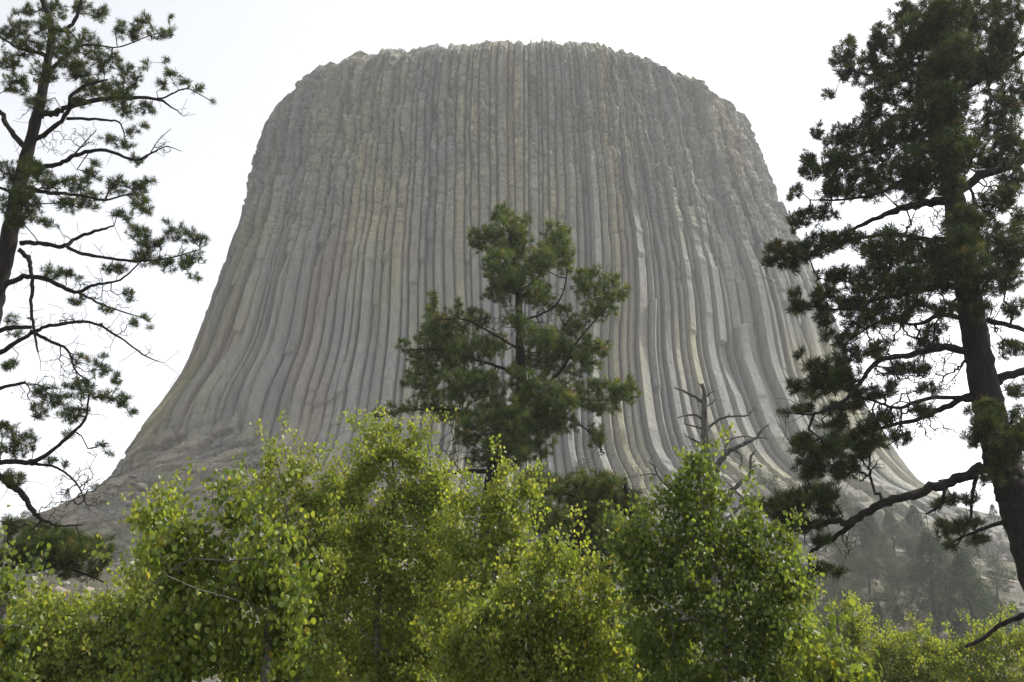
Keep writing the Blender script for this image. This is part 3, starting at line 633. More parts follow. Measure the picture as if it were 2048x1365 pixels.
bare_left = [(150,640,60,20),(230,600,50,20),(130,740,60,40),(60,780,50,20),(220,660,50,20),(320,520,50,20),(150,960,40,40),(180,990,30,40),(120,1010,40,30),(60,640,30,20),(170,570,50,30),(330,290,20,25),(170,270,30,30),(110,290,30,30),(60,240,30,30),(200,900,30,15),(300,700,20,15),(360,155,30,15),(240,960,4,30)]
build_tree('pine_tree', 'open-crowned pine at the left edge with gnarled bare twigs against the white sky', 'pine tree', 'tall pines', 24., [(56, -110, 9), (82, -10, 14), (102, 50, 17), (97, 120, 20), (74, 232, 26), (46, 340, 32), (33, 400, 35), (22, 460, 38), (0, 555, 42), (-20, 640, 45), (-66, 850, 52), (-112, 1060, 58), (-180, 1365, 66)],
  lim_left, cl_left, 'pine', 23, 2.1, 40, 1, PM, bare=bare_left, depth_rand=.7, probs=(.26, .32, .28, .12, .02), thick=1.0, r0=.005, nlen=.185, nwid=.0125, cmul=1.25)

cl_mid = [(1005,430,20,26),(985,480,32,32),(1040,480,26,42),(1055,438,9,12),(952,480,14,28),(1110,485,32,40),(1128,520,26,32,.5),(1000,540,38,42,-.7),(1050,540,42,46,.7),(1000,590,30,22),(1070,590,33,26,-.6),(1085,520,30,30,-.8),
 (1190,570,40,30),(1235,590,28,20),(1200,620,44,20,.5),(1160,558,14,20),(1120,618,28,12),(1235,560,10,14),
 (865,608,13,26),(915,605,8,16),(900,650,42,26,-.5),(950,640,36,20,.5),(870,680,40,30),(805,690,14,10),(835,712,28,14),(880,730,55,28,.6),(940,700,55,28,-.9),(990,690,32,26,.8),(1080,680,46,28,-.9),(1130,690,46,28,.8),(1160,712,36,24),(1100,740,46,26,1.),
 (845,762,42,24),(920,780,55,32,-.9),(990,800,46,34,1.),(1080,790,46,32,-1.),(1150,785,56,28,.6),(1220,778,40,22),(1252,790,24,24),(1200,815,46,14),(1262,765,10,12),(1185,680,14,10),
 (755,830,14,8),(800,820,36,10),(850,808,36,16),(900,830,46,20,.7),(960,850,55,32,-.8),(1030,850,46,34,-1.),(1090,850,46,34,.9),(1020,900,46,30,-.6),(1060,890,46,26,.8),(1130,850,36,15),(1190,870,16,30),(1000,925,30,16),(780,860,20,8),(940,880,30,15),(1020,470,26,40,-.6),(1025,560,34,30,-.9),(1035,640,30,20,-.9),(1045,760,36,26,-1.2),(1030,830,40,30,-1.2),(1000,890,34,24,-1.2),(1050,720,26,18,1.),(1180,730,24,16),(860,650,20,20),(1150,650,30,20),(1110,700,36,24,.8),(1200,700,24,18),(1090,590,24,20),(900,700,36,24,.9),(960,760,40,26,-1.1),(1080,830,40,26,1.2),(1120,810,40,24,-.8),(960,920,26,18)]
lim_mid = [
 [(1040, 790, 12), (1090, 770, 9), (1130, 730, 7), (1150, 690, 5), (1200, 630, 3), (1240, 590, 2)],
 [(1042, 760, 10), (1000, 735, 8), (950, 720, 6), (880, 700, 4), (820, 700, 2)],
 [(1036, 640, 7), (1080, 630, 5), (1120, 600, 4), (1135, 540, 2)],
 [(1040, 790, 12), (1100, 790, 9), (1180, 800, 6), (1260, 800, 3)],
 [(1020, 855, 12), (960, 830, 9), (900, 820, 7), (830, 820, 5), (760, 832, 2)],
 [(1030, 840, 10), (1090, 830, 7), (1140, 840, 5), (1185, 870, 3), (1205, 905, 1.5)],
 [(985, 945, 13), (940, 943, 10), (890, 948, 7), (850, 955, 3)],
 [(1038, 700, 7), (990, 670, 5), (930, 640, 4), (870, 640, 2)],
 [(1030, 560, 5), (990, 520, 4), (955, 480, 2)],
 [(1034, 590, 5), (1080, 550, 4), (1125, 500, 2)],
]
build_tree('pine_tree', 'centre pine standing before the butte, its crown sunlit on the right', 'pine tree', 'tall pines', 35., [(1008, 402, 3), (1022, 480, 7), (1036, 590, 15), (1040, 690, 20), (1042, 790, 26), (1018, 858, 27), (992, 920, 28), (978, 990, 30), (975, 1100, 32), (975, 1365, 36)],
  lim_mid, cl_mid, 'pine', 37, 2.9, 38, 1, PM, bare=[(960,740,60,30),(1040,860,60,40),(900,900,50,30),(1200,900,20,20),(1000,650,40,20),(1100,640,50,20),(1170,640,30,20)], depth_rand=.9, probs=(.24, .34, .31, .10, .01), thick=1.5, r0=.0065, nlen=.235, nwid=.0165, cmul=2.0, step=.4)

cl_low = [(1080,970,40,32),(1150,985,50,36,.6),(1210,980,44,30),(1100,1040,50,36,-.7),(1180,1040,56,40),(1250,1015,46,32,.6),(1230,1080,56,36,-.6),(1150,1100,50,36),(1262,1130,28,36),(1200,1150,40,26,.5),(1100,1110,40,30),(1285,1060,20,30)]
build_tree('pine_tree', 'low olive-brown pine below the centre pine, between the two aspen thickets', 'pine tree', 'tall pines', 29., [(1250, 955, 6), (1256, 1040, 16), (1262, 1150, 22), (1268, 1365, 28)],
  [[(1256, 1060, 12), (1200, 1062, 9), (1130, 1050, 6), (1080, 1060, 3)], [(1256, 1030, 9), (1200, 1010, 7), (1140, 990, 5), (1090, 970, 3)], [(1260, 1110, 10), (1210, 1120, 8), (1150, 1110, 5)]],
  cl_low, 'pine', 41, 3.4, 38, 1, PM, bare=[(1240,1000,40,40),(1200,1100,60,40),(1260,1140,40,40)], depth_rand=.6, probs=(.12, .24, .36, .25, .03), thick=1.4, r0=.006, nlen=.22, nwid=.0155, cmul=1.6)

# dead snag
dead_l = [
 [(1408, 806, 7), (1385, 792, 6), (1364, 781, 4), (1348, 776, 2)], [(1410, 785, 5), (1404, 775, 4), (1396, 765, 2)], [(1411, 795, 5), (1420, 787, 3), (1427, 782, 1.5)],
 [(1410, 815, 4), (1424, 806, 3), (1430, 800, 1.5)], [(1409, 842, 6), (1396, 833, 5), (1381, 830, 4), (1355, 836, 2)], [(1409, 860, 5), (1390, 853, 4), (1368, 848, 1.5)],
 [(1410, 898, 6), (1398, 886, 5), (1384, 878, 4), (1371, 872, 2)], [(1413, 864, 7), (1424, 848, 6), (1455, 834, 5), (1493, 831, 3.5), (1510, 815, 1.5)], [(1455, 834, 3), (1459, 828, 2), (1460, 826, 1)],
 [(1420, 985, 13), (1432, 940, 12), (1449, 912, 11), (1469, 897, 9), (1492, 886, 8), (1513, 875, 6), (1525, 860, 4), (1537, 850, 2)],
 [(1513, 875, 4), (1526, 876, 3), (1537, 880, 1.5)], [(1447, 915, 5), (1452, 893, 4), (1463, 879, 3), (1490, 873, 2.5), (1508, 877, 2)],
 [(1469, 900, 4), (1481, 910, 4), (1484, 926, 3), (1478, 939, 1.5)], [(1422, 1080, 14), (1453, 1004, 11), (1466, 980, 9), (1480, 967, 8), (1499, 951, 6), (1502, 915, 5), (1510, 902, 2.5)],
 [(1502, 935, 3), (1512, 932, 2), (1519, 928, 1)], [(1424, 1040, 9), (1390, 990, 8), (1354, 976, 7), (1332, 969, 6), (1316, 951, 5), (1309, 933, 4), (1298, 925, 2)],
 [(1316, 951, 3.5), (1300, 948, 2.5), (1281, 951, 1.5)], [(1425, 1060, 8), (1486, 1006, 5), (1461, 977, 4)], [(1430, 940, 4), (1427, 915, 4), (1421, 900, 2)], [(1470, 978, 3), (1455, 965, 2), (1444, 948, 1.5)], [(1502, 925, 3), (1512, 922, 1)]]
build_tree('dead_tree', 'bare grey snag with a splintered top and crooked branches, above the right aspen', 'dead tree', None, 30., [(1405, 768, 5), (1409, 790, 9), (1409, 830, 12), (1411, 880, 16), (1414, 930, 20), (1420, 1000, 24), (1425, 1100, 26), (1425, 1365, 30)],
  dead_l, None, 'none', 51, 1, 1, 1, (mdead, mdead, mdead), depth_rand=0)

# ------------------------------------------------------------------ aspens
AM = (maspen, maspen, mleaf)
GREEN = 1.42 * np.array([[.062, .096, .020], [.093, .130, .026], [.122, .155, .034], [.15, .17, .038], [.045, .074, .018]])
LIME = 1.46 * np.array([[.104, .146, .030], [.134, .172, .034], [.166, .194, .042], [.080, .124, .024], [.20, .21, .055]])
DEEP = 1.55 * np.array([[.042, .072, .016], [.060, .093, .020], [.082, .115, .026], [.11, .135, .032]])
aspens = [
 ('near aspen with the biggest round leaves, lower left of the thicket', 7.5, [(500, 1010, 4), (520, 1060, 8), (548, 1130, 14), (556, 1200, 18), (545, 1280, 22), (530, 1365, 26)],
  [[(552, 1160, 10), (510, 1120, 8), (460, 1122, 7), (385, 1117, 3)], [(548, 1230, 10), (470, 1200, 8), (400, 1180, 6), (330, 1150, 3)], [(540, 1300, 10), (600, 1230, 8), (625, 1180, 4)], [(535, 1340, 9), (430, 1290, 7), (340, 1270, 4)], [(518, 1060, 6), (490, 1010, 4), (465, 970, 2)]],
  [(465,975,32,18),(480,1020,36,20),(510,1060,50,26),(340,1110,46,30),(400,1090,56,34),(450,1150,76,38),(350,1170,56,38),(520,1140,56,46),(430,1220,96,40),(560,1200,56,46),(350,1250,76,38),(450,1300,120,46),(590,1290,46,56),(300,1330,66,28),(385,1068,36,16)], GREEN, 101, .58, 7, .043),
 ('slender pale-tipped aspen sapling reaching over the rocks, left of the thicket', 10., [(350, 1003, 2), (345, 1060, 5), (350, 1150, 8), (370, 1230, 11), (400, 1365, 13)],
  [[(348, 1080, 4), (300, 1050, 3), (245, 1035, 2)], [(352, 1140, 4), (310, 1110, 3), (280, 1100, 2)]],
  [(350,1012,14,16),(330,1036,36,16),(278,1032,32,12),(300,1060,46,18),(320,1090,40,18),(285,1120,24,18),(340,1130,40,30),(290,1160,26,30)], LIME, 103, .85, 7, .043),
 ('bushy aspen left of the tallest aspen, with twin tips', 12., [(555, 925, 2), (565, 980, 6), (580, 1060, 10), (590, 1150, 13), (595, 1365, 18)],
  [[(578, 1060, 6), (600, 1000, 4), (605, 935, 2)], [(570, 1040, 5), (530, 1000, 4), (500, 960, 2)], [(588, 1120, 6), (640, 1070, 4), (665, 1000, 2)]],
  [(545,925,26,20),(600,925,20,18),(570,960,48,26),(520,1000,46,28),(600,1010,56,32),(560,1060,68,40),(640,1050,48,50),(540,1120,56,36),(600,1150,70,46),(655,968,22,18),(640,1130,50,50),(600,1230,70,50),(620,1310,60,50)], LIME, 105, 1.05, 10, .039),
 ('tallest aspen, bright lime, its tip reaching the pine branches at left of centre', 12.5, [(778, 855, 2), (785, 920, 6), (788, 1000, 10), (775, 1080, 14), (758, 1180, 18), (752, 1280, 20), (750, 1365, 22)],
  [[(782, 1050, 9), (810, 1020, 7), (850, 985, 4), (870, 930, 2)], [(786, 980, 6), (750, 930, 4), (735, 890, 2)], [(768, 1120, 8), (710, 1060, 6), (690, 980, 3)], [(755, 1220, 9), (830, 1140, 7), (880, 1060, 3)], [(752, 1290, 9), (690, 1220, 7), (660, 1140, 3)], [(787, 940, 4), (815, 900, 3), (835, 870, 1.5)]],
  [(775,862,28,16),(745,880,16,16),(835,880,28,22),(730,920,38,28),(790,930,48,33),(850,920,22,24),(710,960,38,22),(880,955,30,18),(770,990,80,38),(860,1000,56,32),(690,1020,56,38),(780,1070,90,48),(700,1100,76,48),(870,1080,66,48),(760,1160,100,48),(680,1200,66,48),(850,1180,76,48),(740,1260,100,48),(850,1270,76,48),(750,1340,120,38)], LIME, 107, 1.05, 10, .039),
 ('aspen with a rounded lime tip right of the tallest aspen', 12., [(1012, 935, 2), (1005, 1000, 5), (995, 1080, 9), (985, 1200, 12), (980, 1365, 16)],
  [[(1000, 1040, 5), (1040, 1000, 3), (1062, 970, 2)], [(995, 1080, 5), (950, 1030, 4), (930, 990, 2)]],
  [(1010,945,28,18),(985,985,40,28),(1040,982,33,24),(940,1010,46,32),(1000,1040,56,38),(1062,998,18,18),(930,1080,48,38),(1010,1100,56,38),(950,1160,66,48),(1030,1170,56,48),(930,1240,60,50)], LIME, 109, 1.05, 10, .039),
 ('spreading aspen at bottom centre that slopes down to the right', 11., [(1105, 1100, 3), (1085, 1160, 7), (1060, 1240, 12), (1040, 1365, 16)],
  [[(1075, 1200, 7), (1140, 1160, 5), (1180, 1120, 2)], [(1060, 1250, 8), (1150, 1220, 6), (1225, 1185, 3)], [(1050, 1300, 8), (980, 1240, 6), (930, 1190, 3)], [(1045, 1330, 8), (1130, 1310, 6), (1210, 1270, 3)]],
  [(1085,1095,24,14),(1140,1112,38,14),(1110,1150,56,32),(1180,1172,40,20),(1215,1200,26,20),(1060,1220,76,46),(1150,1230,76,40),(1000,1260,76,46),(1100,1300,90,46),(1200,1290,50,46),(940,1300,66,46),(1000,1350,100,28),(1180,1350,70,28)], LIME, 111, 1.05, 10, .040),
 ('deep green aspen right of centre in front of the dead snag, pale trunk showing', 9.5, [(1395, 915, 3), (1405, 1000, 7), (1425, 1090, 10), (1448, 1180, 14), (1455, 1280, 18), (1455, 1365, 20)],
  [[(1420, 1060, 6), (1370, 1010, 4), (1320, 985, 2)], [(1432, 1120, 7), (1490, 1080, 5), (1530, 1050, 3)], [(1450, 1210, 9), (1410, 1180, 7), (1390, 1130, 5), (1392, 1080, 3)], [(1452, 1260, 9), (1370, 1230, 6), (1300, 1190, 3)], [(1455, 1290, 9), (1530, 1220, 6), (1590, 1160, 3)], [(1440, 1160, 7), (1470, 1130, 5), (1478, 1080, 3)]],
  [(1395,922,18,14),(1388,946,36,18),(1360,972,28,18),(1420,982,42,26),(1320,998,28,16),(1370,1010,56,32),(1285,1020,16,14),(1300,1060,46,32),(1400,1070,76,42),(1490,1060,46,36),(1250,1090,26,22),(1320,1120,76,46),(1440,1140,86,46),(1540,1120,56,46),(1280,1180,46,46),(1380,1200,86,46),(1500,1200,86,46),(1590,1190,34,46),(1320,1270,76,46),(1440,1280,86,46),(1550,1270,66,46),(1280,1330,40,30),(1400,1345,100,28),(1540,1340,86,36),(1612,1290,24,36)], DEEP, 113, .7, 9, .039),
 ('yellow-green aspen with a pointed tip below the talus, left of the right-hand row', 28., [(1708, 1212, 2), (1705, 1280, 4), (1700, 1365, 6)], [[(1704, 1290, 3), (1670, 1265, 2), (1650, 1250, 1)]],
  [(1706,1222,20,13),(1690,1252,34,20),(1722,1262,26,18),(1660,1295,50,26),(1740,1300,46,26),(1700,1340,86,30),(1640,1345,50,20)], LIME, 115, 2.2, 10, .058),
 ('low yellow-green aspen in the middle of the right-hand row below the talus', 28., [(1834, 1258, 2), (1832, 1310, 4), (1830, 1365, 6)], [[(1832, 1320, 3), (1800, 1300, 2), (1780, 1295, 1)]],
  [(1834,1264,15,9),(1825,1290,38,16),(1858,1310,46,20),(1790,1322,56,26),(1870,1345,66,24),(1800,1350,66,18),(1862,1275,9,8)], LIME, 117, 2.2, 10, .058),
 ('yellow-green aspen in the bottom right corner below the broken limb', 27., [(2022, 1262, 2), (2018, 1310, 4), (2010, 1365, 6)], [[(2016, 1320, 3), (1960, 1300, 2), (1930, 1290, 1)]],
  [(2025,1272,34,14),(1985,1298,46,20),(2040,1310,30,30),(1930,1318,46,22),(1985,1345,90,26),(1912,1295,18,12),(1995,1268,14,10)], LIME, 119, 2.2, 10, .058),
 ('aspen sprays at the left edge beneath the low pine bough', 8., [(12, 1072, 2), (5, 1150, 7), (-5, 1250, 11), (-15, 1365, 14)], [[(2, 1190, 5), (18, 1160, 3), (24, 1130, 2)], [(-5, 1270, 6), (30, 1250, 4), (60, 1245, 2)]],
  [(10,1088,12,10),(14,1120,13,14),(20,1155,16,14),(6,1200,22,24),(50,1250,34,16),(20,1275,36,26),(20,1325,46,36)], GREEN, 121, .55, 8, .043),
 ('mass of small-leaved aspen filling the lower left corner', 15., [(130, 1215, 3), (135, 1280, 7), (140, 1365, 10)], [[(134, 1290, 5), (200, 1250, 4), (240, 1215, 2)], [(135, 1300, 5), (80, 1260, 4), (50, 1225, 2)]],
  [(60,1222,50,16),(130,1222,56,16),(205,1216,36,14),(250,1232,36,16),(40,1270,76,28),(150,1280,90,33),(260,1280,56,33),(60,1330,90,33),(180,1340,90,28),(280,1340,50,28),(225,1215,16,12),(300,1220,30,40)], LIME, 123, 1.5, 9, .05),
 ('slim aspen glimpsed behind the near big-leaved aspen at lower left', 15., [(350, 1180, 4), (345, 1365, 9)], [[(348, 1260, 4), (300, 1230, 2)]],
  [(300,1200,50,30),(380,1180,60,30),(250,1290,60,50),(340,1290,80,60),(440,1260,70,60),(520,1320,70,40),(620,1330,60,36),(180,1340,60,30),(640,1200,40,60)], LIME, 127, 1.3, 9, .05),
 ('aspen glimpsed behind the two lime-tipped aspens at bottom centre', 15.5, [(900, 1120, 4), (905, 1365, 10)], [[(902, 1230, 4), (960, 1190, 2)]],
  [(890,1130,50,40),(820,1220,60,50),(930,1220,70,50),(880,1310,90,50),(1000,1320,70,40),(720,1300,60,60),(640,1110,30,40),(900,1040,30,40)], LIME, 129, 1.3, 9, .05),
 ('shaded aspen glimpsed between the sloping aspen and the deep green one', 15., [(1240, 1180, 4), (1238, 1365, 9)], [[(1239, 1270, 4), (1210, 1250, 2)]],
  [(1230,1220,36,30),(1230,1290,50,50),(1180,1340,60,26),(1280,1340,60,26),(1340,1300,50,50),(1590,1280,50,40),(1620,1340,50,30)], GREEN, 131, 1.3, 9, .05),
 ('large-leaved dark aspen spray along the bottom edge, right of the deep green aspen', 9., [(1680, 1325, 3), (1690, 1365, 6)], [[(1686, 1350, 3), (1720, 1345, 2), (1750, 1345, 1)]],
  [(1670,1338,36,16),(1735,1350,44,12),(1640,1350,30,14)], GREEN, 125, .5, 7, .06),
]
for (lab, Y0, tr, lb, cl, cols, seed, dens, nl, size) in aspens:
    cl = cl + [(c[0] + 12, c[1] + 46, c[2], c[3]) for c in cl if c[1] > 1310]; dens *= 1.15
    build_tree('aspen_tree', lab, 'aspen', 'aspens in the foreground thicket', Y0, tr, lb, cl, 'aspen', seed, dens, nl, 1, AM, cols=cols, depth_rand=.25, thick=.7, r0=.0022, rmax=.02, step=.14, size=size, wob=.12)
R = np.random.default_rng(9)
P = np.stack([R.uniform(-17, 16, 4200), R.uniform(17, 27, 4200), np.zeros(4200)], -1)
P[:, 2] = terrain(P[:, 0], P[:, 1]) + R.uniform(.05, 1.0, 4200) * (1.5 + 1.3 * vnoise(P[:, 0] * .6, P[:, 1] * .6, 3))
V, F, c_ = leaves(P, R, 8, .07, .12, GREEN)
tag(mk('undergrowth', V, [F], [mleaf], col=c_), 'tangle of low leafy undergrowth on the ground behind the aspens', 'undergrowth', kind='stuff')
print('trees', time.time() - T0)

# ------------------------------------------------------------------ far trees and shrubs on the talus slope
def far_proto(kind, seed, h=8.):
    R = np.random.default_rng(seed); root = bpy.data.objects.new('far', None)
    if kind == 'pine':
        n = 420; t_ = R.random(n) ** .8; z = h * (.16 + .84 * t_); rr = h * .30 * (1 - t_) ** .75 * (.55 + .6 * R.random(n)) + .12
        ang = R.random(n) * 6.283; ang = np.floor(ang * 1.6 + z) / 1.6 + R.normal(0, .22, n)
        tg = np.stack([rr * np.cos(ang), rr * np.sin(ang), z - .08 * rr], -1); cols = np.array([[.016, .038, .010], [.024, .048, .011], [.036, .056, .015], [.014, .032, .009]])
    elif kind == 'juniper':
        n = 300; k = 7; cc = R.normal(0, 1, (k, 3)) * [h * .20, h * .20, h * .16] + [0, 0, h * .58]; tg = cc[R.integers(0, k, n)] + R.normal(0, h * .085, (n, 3)); cols = np.array([[.026, .044, .012], [.036, .056, .016], [.05, .066, .02]])
    else:
        n = 240; tg = norm(R.normal(0, 1, (n, 3))) * (R.random((n, 1)) ** .4) * [h * .55, h * .55, h * .5] + [0, 0, h * .5]; cols = np.array([[.06, .075, .028], [.09, .085, .03], [.12, .08, .035], [.07, .08, .03]])
    tg[:, 2] = np.maximum(tg[:, 2], .1)
    th = h * (.97 if kind == 'pine' else .6 if kind == 'juniper' else .3)
    V, F, p, r = tube([(0, 0, -.6), (.03 * h, 0, th * .35), (0, .02 * h, th * .7), (0, 0, th)], [h * .026, h * .02, h * .012, h * .003], 6, seed, .1, 5)
    trunk = mk('trunk', V, [F], [mbark], root, link=False)
    pos, par, tip, ns = grow(p[p[:, 2] > h * .1], tg, R, step=h * .06, wob=.2)
    V, F, _ = twigs(pos, par, ns, .012, .06, sides=3)
    k = 20; cen = np.repeat(tg, k, 0) + R.normal(0, h * .022, (n * k, 3)); sz = h * .0155
    a = norm(R.normal(0, 1, cen.shape)) * sz; b_ = norm(np.cross(a, R.normal(0, 1, cen.shape))) * sz * .6
    V2 = np.stack([cen - a, cen + b_, cen + a], 1).reshape(-1, 3); F2 = np.arange(len(V2)).reshape(-1, 3)
    cc_ = np.repeat(cols[R.integers(0, len(cols), n)] * R.uniform(.8, 1.2, (n, 1)), k * 3, 0)
    crown = mk('crown', np.concatenate([V, V2]), [F, F2 + len(V)], [mtwig, mfar], root, col=np.concatenate([np.full((len(V), 3), .1), cc_]), midx=[0, 1], link=False)
    return trunk, crown
protos = {(k, i): far_proto(k, 300 + 10 * i + j) for j, k in enumerate(('pine', 'juniper', 'shrub')) for i in range(3)}
NAMES = {'pine': ('pine_tree', 'pine tree', 'pines on the talus slope'), 'juniper': ('juniper_tree', 'juniper', 'junipers on the talus slope'), 'shrub': ('shrub', 'shrub', 'shrubs on the slopes')}
far = [  # kind, base x, base y, height px, label
 ('pine', 1882, 1268, 172, 'tallest dark hazy pine on the slope right of the aspens'),
 ('pine', 1948, 1285, 150, 'hazy pine just right of the tallest slope pine, slightly shorter'),
 ('juniper', 2000, 1205, 80, 'round juniper against the streaked slabs at far right'),
 ('juniper', 1972, 1215, 60, 'low juniper left of the slab-side juniper at far right'),
 ('pine', 1728, 1118, 92, 'slim hazy pine on the upper slope under the heavy pine limb'),
 ('pine', 1752, 1135, 96, 'second slim pine on the upper slope, nearer the pale ledge'),
 ('pine', 1788, 1112, 78, 'small pine beside the foot of the butte above the pale boulders'),
 ('pine', 1836, 1095, 74, 'small bushy pine under the tip of the hanging pine spray'),
 ('juniper', 1690, 1165, 80, 'dim juniper left of the slim slope pines'),
 ('juniper', 1740, 1190, 90, 'wide dim juniper in the middle of the slope'),
 ('juniper', 1672, 1215, 90, 'dim juniper above the left pointed aspen tip'),
 ('juniper', 1790, 1195, 64, 'dim juniper between the middle of the slope and the tallest pine'),
 ('juniper', 1745, 1250, 76, 'green juniper just above the right-hand aspen row'),
 ('juniper', 1800, 1255, 84, 'green juniper left of the ochre shrubs'),
 ('juniper', 1935, 1205, 100, 'tall juniper behind the tallest slope pine'),
 ('juniper', 1930, 1130, 64, 'small juniper near the ridge under the pine spray'),
 ('pine', 1900, 1018, 36, 'tiny pine on the right skyline left of the big trunk'),
 ('juniper', 1935, 1026, 34, 'tiny juniper on the right skyline'),
 ('pine', 1990, 1046, 32, 'tiny pine on the right skyline nearest the big trunk'),
 ('juniper', 1780, 1045, 50, 'hazy juniper at the butte foot behind the heavy limb'),
 ('juniper', 1700, 1060, 60, 'hazy juniper behind the heavy limb at its bend'),
 ('juniper', 1540, 1000, 60, 'faint grey-green juniper at the butte foot right of the dead snag'),
 ('juniper', 1160, 960, 50, 'faint juniper at the butte foot right of the centre pine trunk'),
 ('pine', 1930, 1345, 90, 'dark pine at the edge of the rubble patch'),
 ('juniper', 1985, 1290, 70, 'dark low juniper above the corner aspen'),
 ('juniper', 1650, 1280, 90, 'dark juniper at the right side of the deep green aspen'),
 ('shrub', 1760, 1290, 56, 'pale green rounded shrub at the left of the rubble patch'),
 ('shrub', 1808, 1245, 44, 'ochre shrub at the foot of the tallest slope pine'),
 ('shrub', 1835, 1270, 40, 'ochre shrub right at the trunk of the tallest slope pine'),
 ('shrub', 1780, 1310, 40, 'rust-tinted shrub next to the rubble patch'),
 ('shrub', 2010, 1225, 26, 'dry shrub among the streaked slabs'),
 ('shrub', 1990, 1245, 22, 'small dry shrub below the streaked slabs'),
 ('shrub', 1820, 1170, 30, 'brownish shrub beside the pale boulders'),
 ('shrub', 215, 1012, 16, 'small green shrub in the block jumble at the left foot of the butte'),
 ('shrub', 235, 1075, 24, 'reddish-brown shrub on the left ledges'),
 ('shrub', 450, 1060, 34, 'dark shrub on the ledge behind the left aspen sapling'),
 ('shrub', 430, 1045, 24, 'brown shrub on the ledge above the left aspen sapling'),
 ('shrub', 230, 1120, 30, 'grey-green shrub on the rock behind the low left pine bough'),
 ('shrub', 700, 925, 20, 'small shrub at the butte foot left of the tallest aspen'),
 ('juniper', 190, 984, 20, 'tiny juniper on the left skyline at the block jumble'),
 ('pine', 132, 1004, 24, 'tiny flat-topped pine on the left skyline'),
 ('shrub', 160, 998, 12, 'tiny bush between the two left skyline trees'),
 ('juniper', 60, 1060, 40, 'dim juniper on the left ridge behind the pine boughs'),
 ('juniper', 20, 1075, 44, 'dim juniper at the far left edge of the ridge'),
]
R = np.random.default_rng(77)
for k in range(70):
    x = R.uniform(1640, 2048); y = R.uniform(1085 + .12 * (x - 1640), 1300)
    if x > 1900 and y < 1230: continue
    kd = ('juniper', 'juniper', 'pine', 'shrub')[k % 4]
    far.append((kd, x, y, R.uniform(40, 76) * (.5 if kd == 'shrub' else 1), {'juniper': 'one of the dim hazy junipers crowding the slope right of the aspens', 'pine': 'one of the small dim pines crowding the slope right of the aspens', 'shrub': 'one of the low dull shrubs between the slope trees'}[kd]))
for k, (kd, x, y, hp, lab) in enumerate(far):
    pt = hit(x, y)
    if pt is None:
        for dy in (4, 8, 12, 18, 26, 40):
            pt = hit(x, y + dy)
            if pt is not None: break
    if pt is None: print('no hit', lab); continue
    dist = (pt - Vector(CAM)).length; hm = hp * dist / FPX / math.cos(PITCH * .5)
    tr_, cr_ = protos[(kd, k % 3)]; nm, ct, gr = NAMES[kd]
    if lab.startswith('one of'): gr = {'pine': 'small crowded slope pines', 'juniper': 'crowded slope junipers', 'shrub': 'low dull slope shrubs'}[kd]
    root = empty(nm, pt); tag(root, lab, ct, gr)
    sc_ = hm / 8.; root.scale = (sc_ * R.uniform(.9, 1.2), sc_ * R.uniform(.9, 1.2), sc_); root.rotation_euler = (0, 0, R.uniform(0, 6.28))
    for src in (tr_, cr_):
        c = src.copy(); c.parent = root; C.objects.link(c)
for v in protos.values():
    for o in v: bpy.data.objects.remove(o)
print('far', time.time() - T0)

# ------------------------------------------------------------------ boulders and rubble
def rock(R, sub=2, flat=.7):
    import bmesh
    bm = bmesh.new(); bmesh.ops.create_icosphere(bm, subdivisions=sub, radius=1)
    P = np.array([v.co[:] for v in bm.verts]); F = np.array([[v.index for v in f.verts] for f in bm.faces]); bm.free()
    for _ in range(9):                       # chop with random planes: angular faces
        n = norm(R.normal(0, 1, 3)); d = R.uniform(.45, .8); e = P @ n - d
        P = np.where((e > 0)[:, None], P - e[:, None] * n, P)
    P *= np.array([1, R.uniform(.6, 1), flat * R.uniform(.7, 1.1)]); return P, F
RB = [(1835, 1112, 40, 30, 'pale boulder on the upper slope, left of the pair'), (1878, 1125, 52, 36, 'large pale boulder on the upper slope, right of the pair'), (1945, 1180, 26, 30, 'yellowish upright boulder beside the tallest slope pine'),
      (1960, 1205, 22, 20, 'small yellowish boulder below the upright one'), (1815, 1150, 22, 20, 'grey boulder left of the tallest slope pine'), (1905, 1310, 60, 16, 'flat pale slab at the bottom of the rubble patch'),
      (1870, 1330, 40, 14, 'flat grey slab next to the pale slab in the rubble'), (240, 968, 26, 16, 'rounded tan block on the left shoulder of the butte'), (225, 985, 28, 16, 'tan block under the rounded one on the left shoulder'),
      (283, 975, 30, 20, 'tan block in the middle of the left shoulder'), (312, 985, 30, 20, 'grey-brown block right of the middle one on the left shoulder'), (262, 990, 16, 14, 'small yellow block on the left shoulder')]
R = np.random.default_rng(88)
for (x, y, wpx, hpx, lab) in RB:
    pt = hit(x, y)
    if pt is None: continue
    s_ = (pt - Vector(CAM)).length / FPX
    P, F = rock(R, 3); P = P * np.array([wpx / 2 * s_, (wpx + hpx) / 4 * s_, hpx / 2 * s_ / .7])
    c = np.array([.36, .345, .30]) if 'pale' in lab else np.array([.33, .31, .19]) if 'yellow' in lab else np.array([.32, .275, .21]) if 'tan' in lab else np.array([.24, .235, .22])
    o = mk('boulder', P, [F], [mtal], col=np.tile(c, (len(P), 1))); o.location = pt; tag(o, lab, 'boulder', 'boulders on the slopes')
R = np.random.default_rng(91)
